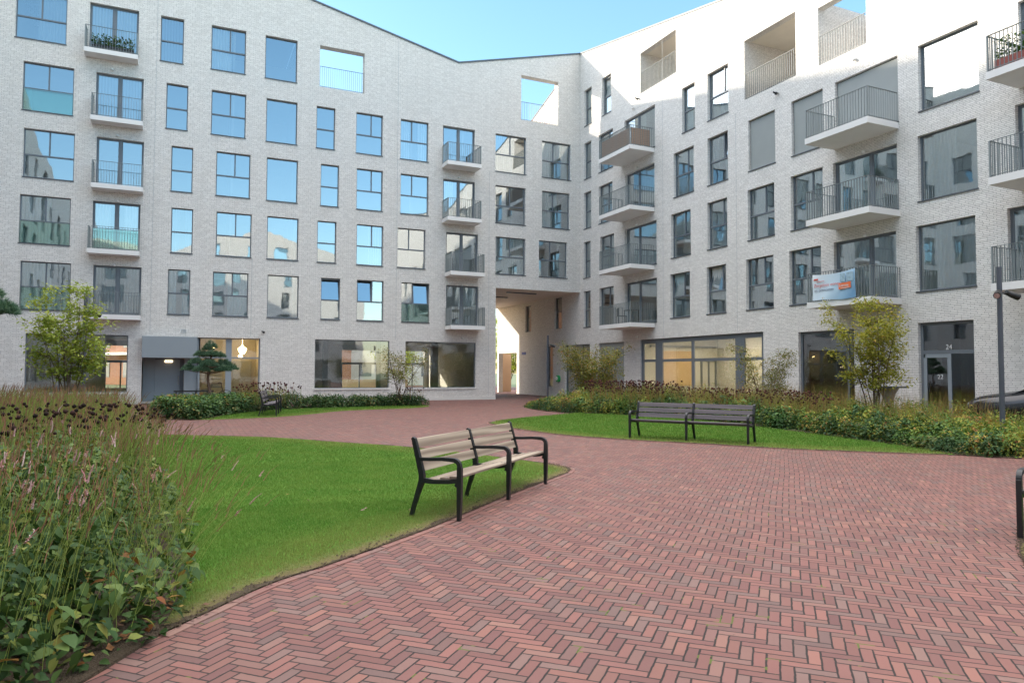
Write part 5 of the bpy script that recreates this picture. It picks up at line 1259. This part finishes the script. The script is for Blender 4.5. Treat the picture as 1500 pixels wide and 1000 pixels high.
# bench 3 faces +x : local -y -> +X => rz = 90deg ; local x -> +Y
bench((-18.96,-11.77,.005),math.atan2(.985,.17),'far black bench seen end-on near the left building',M['wood_grey'],2.74,g)
# bench 4 faces left (-x)
bd=Vector((.35,-.94)); 
bench((-14.55,-33.67,.005),math.atan2(bd.y,bd.x),'black bench cut off by the right edge of the picture, front leg showing',M['wood_grey'],2.74,g)

# ------------------------------------------------------------------ lamp posts
def lamp(x,y,label,H=4.0,rz=0,rad=.062,angs=(0,2.6)):
    rad*=.86
    t=thing('lamp_post',(x,y,0),rz,label,'lamp post','slim grey lamp posts with spotlights')
    f=MB(); f.tube([(0,0,0),(0,0,H)],rad,14); f.lathe([(rad+.03,0),(rad+.03,.02),(rad,.03)],(0,0,0),14); f.build('pole',M['pole'],t)
    for a in angs:
        d=Vector((math.cos(a),math.sin(a),0)); z=H-.62
        s=MB(); s.tube([d*.03+Vector((0,0,z+.05)),d*.16+Vector((0,0,z+.03))],.02,8); p0=d*.14+Vector((0,0,z+.06)); p1=d*.42+Vector((0,0,z-.05)); s.tube([p0,p0.lerp(p1,.35),p0.lerp(p1,.36),p1],[.055,.06,.068,.075],14)
        o=s.build('spotlight',M['black'],t)
        l=MB(); e=(p1-p0).normalized(); l.tube([p1+e*.001,p1+e*.012],.058,14); l.build('lens',M['silver'],o)
    return t
lamp(-5.58,-28.1,'lamp post in the right-hand bed with two spotlights, nearest and tallest in view',3.95,0,.062,(R(205),R(-25)))
lamp(-2.6,-.75,'far lamp post in front of the passage wall',3.72,0,.062,(R(-30),))
lamp(-24.7,-12.54,'lamp post standing behind the lime green tree on the left',3.95,0,.062,(R(20),))

# ------------------------------------------------------------------ bicycles and rack
def bicycle(loc,rz,label):
    t=thing('bicycle',loc,rz,label,'bicycle')
    for x in (-.52,.52):
        w=MB(); r=.33; w.tube([(x+r*math.cos(a),0,.34+r*math.sin(a)) for a in np.linspace(0,2*math.pi,25)],.016,6,caps=False)
        for k in range(14):
            an=k*math.pi/7; w.tube([(x,0,.34),(x+r*math.cos(an),0,.34+r*math.sin(an))],.0015,3,caps=False)
        w.build('wheel',M['rubber'],t)
    f=MB(); bb=(-.05,0,.30); st=(-.20,0,.82); hd=(.34,0,.80); hb=(.38,0,.66)
    for a,b in ((bb,st),(st,hd),(bb,hb),(hb,hd),((-.52,0,.34),bb),((-.52,0,.34),(-.17,0,.72)),((.52,0,.34),hb),(hd,(.31,0,.98))): f.tube([a,b],.017,6)
    f.build('frame',M['black'],t)
    h=MB(); h.tube([(.22,-.28,1.0),(.30,-.12,1.03),(.31,0,.99),(.30,.12,1.03),(.22,.28,1.0)],.013,6); h.build('handlebar',M['black'],t)
    s=MB(); s.add([(-.33,-.08,.90),(-.33,.08,.90),(-.05,.02,.91),(-.05,-.02,.91),(-.32,-.06,.86),(-.32,.06,.86),(-.08,.015,.87),(-.08,-.015,.87)],[(0,1,2,3),(4,7,6,5),(0,3,7,4),(1,5,6,2),(0,4,5,1),(3,2,6,7)]); s.tube([(-.20,0,.82),(-.21,0,.88)],.013,6); s.build('saddle',M['black'],t)
    c=MB(); c.box(-.80,-.30,-.06,.06,.70,.72); c.tube([(-.75,0,.70),(-.52,.05,.34)],.006,4); c.build('luggage_rack',M['black'],t); return t
bicycle((-20.6,-1.6,.005),R(8),'black bicycle parked behind the pine at the entrance')
RK=thing('bicycle_rack',(-21.4,-2.6,.005),R(4),'low black metal rack beside the bicycle at the entrance','bicycle rack')
f=MB(); f.box(-.9,.75,-.03,.03,.62,.69); [f.box(x-.025,x+.025,-.025,.025,0,.619) for x in (-.8,0,.65)]; f.build('rail',M['black'],RK)
f=MB(); f.box(-1.5,-.5,-.4,-.34,.40,.45); [f.box(x-.02,x+.02,-.39,-.35,0,.399) for x in (-1.4,-.6)]; f.build('low_rail',M['black'],RK)

# ------------------------------------------------------------------ pedestal table + car
PT=thing('pedestal_table',(-3.0,-23.3,0),R(10),'small square stone table with flared foot by the glass door','table')
f=MB(); f.box(-.36,.36,-.36,.36,1.16,1.21); f.build('tabletop',M['coping'],PT)
f=MB(); f.lathe([(.30,0),(.30,.04),(.12,.35),(.10,.7),(.20,1.0),(.30,1.155)],(0,0,0),20); f.build('pedestal',M['stone'],PT)
CAR=thing('parked_car',(-1.6,-27.3,0),R(97),'dark shiny car nosing in behind the bed at the right edge','car')
# body by cross-sections along local x (front at +x)
prof=[(2.15,.42,.72,.60),(2.10,.32,.90,.74),(1.8,.28,1.04,.84),(1.2,.28,1.14,.88),(.75,.28,1.18,.88),(.0,.28,1.45,.86),(-.6,.28,1.52,.86),(-1.3,.28,1.40,.86),(-1.9,.30,1.05,.82),(-2.15,.38,.85,.7)]
vs=[]; n=12
for x,z0,z1,hw in prof:
    for k in range(n):
        a=2*math.pi*k/n; c,s=math.cos(a),math.sin(a); ex=lambda v:math.copysign(abs(v)**.55,v)
        y=hw*ex(c)*(1-.22*max(0,s)*(1 if z1>1.1 else .35)); z=(z0+z1)/2+(z1-z0)/2*ex(s); vs.append((x,y,z))
f=MB(); f.add(vs,[(i*n+k,i*n+(k+1)%n,(i+1)*n+(k+1)%n,(i+1)*n+k) for i in range(len(prof)-1) for k in range(n)]+[tuple(range(n))[::-1],tuple(range((len(prof)-1)*n,len(prof)*n))],0,True)
o=f.build('body',M['carpaint'],CAR); m_=o.modifiers.new('s','SUBSURF'); m_.levels=2; m_.render_levels=2
for y in (-.62,.62):
    f=MB(); f.lathe([(0,.05),(.10,.04),(.14,0),(.13,-.04)],(0,0,0),16); me=f.mesh('headlight',M['silver']); me.transform(Matrix.Rotation(math.pi/2,4,'Y')); link('headlight',me,CAR,loc=(2.06,y*.85,.70))
for x in (-1.35,1.35):
    for y in (-.80,.80):
        f=MB(); f.tube([(x,y-.1,.32),(x,y+.1,.32)],.32,20); f.build('wheel',M['rubber'],CAR)
f=MB(); f.add([(1.0,-.66,1.07),(1.0,.66,1.07),(.15,.58,1.42),(.15,-.58,1.42)],[(0,1,2,3)]); f.build('windscreen',M['glass'],CAR)

# ------------------------------------------------------------------ beyond the courtyard (seen through passage and rear windows)
o=MB(); o.box(.78,1.78,14.,14.35,0,3.0); tag(o.build('garden_wall_pier',M['tan']),'tan rendered wall pier standing just beyond the passage','wall')
up(sheet('lawn',[(-45,19),(-7,19),(-7,34),(-45,34)],.004,M['lawn']))
OB=thing('brick_apartment_block',(-24,44,0),R(-58),'orange brick block with white bands seen through the left shop window','building')
f=MB(); f.box(-16,16,-.0,11,0,13); f.build('wall',M['orange_brick'],OB)
for z in (3.2,6.2,9.2,12.2):
    f=MB(); f.box(-16.05,16.05,-.9,-.002,z,z+.28); f.build('white_band',M['white'],OB)
for i in range(8):
    for z in (.8,4.0,7.0,10.0):
        f=MB(); f.box(-14.6+i*4-.6,-14.6+i*4+.6,-.04,-.003,z,z+1.7); f.build('window',M['frame'],OB)
PW=MB(); PW.box(-14,-2.,30,30.4,0,.8); tag(PW.build('boundary_wall',M['tan']),'low pale wall beyond the rear windows','wall')
PH=thing('pale_house',(-6,46,0),R(-28),'pale rendered house with small windows, glimpsed through the middle shop windows','building')
f=MB(); f.box(-13,13,0,9,0,9); f.build('wall',M['concrete'],PH)
f=MB(); f.box(-13.2,13.2,-.3,9.2,9.003,9.3); f.build('roof',M['coping'],PH)
for i in range(7):
    for z in (1.,4.,6.6):
        f=MB(); f.box(-11.5+i*3.6,-10.1+i*3.6,-.05,-.003,z,z+1.5); f.build('window',M['frame'],PH)
f=MB(); f.add([(-12.8,24,0),(-10.6,21,0),(-10.6,21,3.6),(-12.8,24,3.6),(-12.6,24.2,0),(-10.4,21.2,0),(-10.4,21.2,3.6),(-12.6,24.2,3.6)],[(0,1,2,3),(5,4,7,6),(3,2,6,7),(1,5,6,2),(4,0,3,7)]); tag(f.build('garden_shed',M['concrete']),'pale sunlit outbuilding glimpsed through the middle shop window','shed')

# ------------------------------------------------------------------ world, sun, camera
SD=Vector((-7.97,5.57,3.1)).normalized()
el=math.asin(SD.z); az=math.atan2(SD.x,SD.y)
w=bpy.data.worlds.new('World'); scene.world=w; w.use_nodes=True; nt=w.node_tree; nt.nodes.clear(); T=NT(nt)
sky=T.n('ShaderNodeTexSky'); sky.sky_type='NISHITA'; sky.sun_disc=False; sky.sun_elevation=el; sky.sun_rotation=az; sky.altitude=0; sky.air_density=1.0; sky.dust_density=.6; sky.ozone_density=1.6
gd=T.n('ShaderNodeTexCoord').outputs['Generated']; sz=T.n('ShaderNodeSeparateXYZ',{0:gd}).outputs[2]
# unseen bright cloud added overhead as ambient fill (above about 35 degrees), clear sky below it
fill_veil=T.n('ShaderNodeMapRange',{'Value':T.m('ADD',sz,T.m('MULTIPLY',T.m('SUBTRACT',T.noise(gd,3.,4),.5),.25)),'From Min':.56,'From Max':.80},interpolation_type='SMOOTHSTEP').outputs[0]
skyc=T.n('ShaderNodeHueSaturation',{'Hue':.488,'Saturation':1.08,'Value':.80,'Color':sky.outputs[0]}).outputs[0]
fillc=T.n('ShaderNodeCombineXYZ',{0:6.9,1:6.8,2:6.75}).outputs[0]
bg=T.n('ShaderNodeBackground',{'Color':T.mix(fill_veil,skyc,fillc),'Strength':.15}); wo=T.n('ShaderNodeOutputWorld'); T.set(wo.inputs[0],bg.outputs[0])
sl=bpy.data.lights.new('sun','SUN'); sl.energy=2.1; sl.angle=R(1.1); sl.color=(1,.88,.72); so=bpy.data.objects.new('sun',sl); COL.objects.link(so)
so.rotation_euler=SD.to_track_quat('Z','Y').to_euler(); so.location=(-30,30,40)
cd=bpy.data.cameras.new('camera'); co=bpy.data.objects.new('camera',cd); COL.objects.link(co); scene.camera=co
cd.sensor_width=36; cd.lens=1052.47/1500*36; cd.clip_start=.05; cd.clip_end=2000
yaw,pit,rol=R(24.576),R(2.391),R(.229)
fw=Vector((math.sin(yaw)*math.cos(pit),math.cos(yaw)*math.cos(pit),math.sin(pit))); r=Vector((math.cos(yaw),-math.sin(yaw),0)); u=r.cross(fw)
r2=r*math.cos(rol)+u*math.sin(rol); u2=-r*math.sin(rol)+u*math.cos(rol)
co.matrix_world=Matrix(((r2.x,u2.x,-fw.x,-21.94),(r2.y,u2.y,-fw.y,-38.0),(r2.z,u2.z,-fw.z,1.6),(0,0,0,1)))
vs_=scene.view_settings; vs_.view_transform='Standard'; vs_.look='None'; vs_.gamma=1; vs_.exposure=1.93
scene.cycles.max_bounces=10; scene.cycles.transparent_max_bounces=16; scene.cycles.diffuse_bounces=4
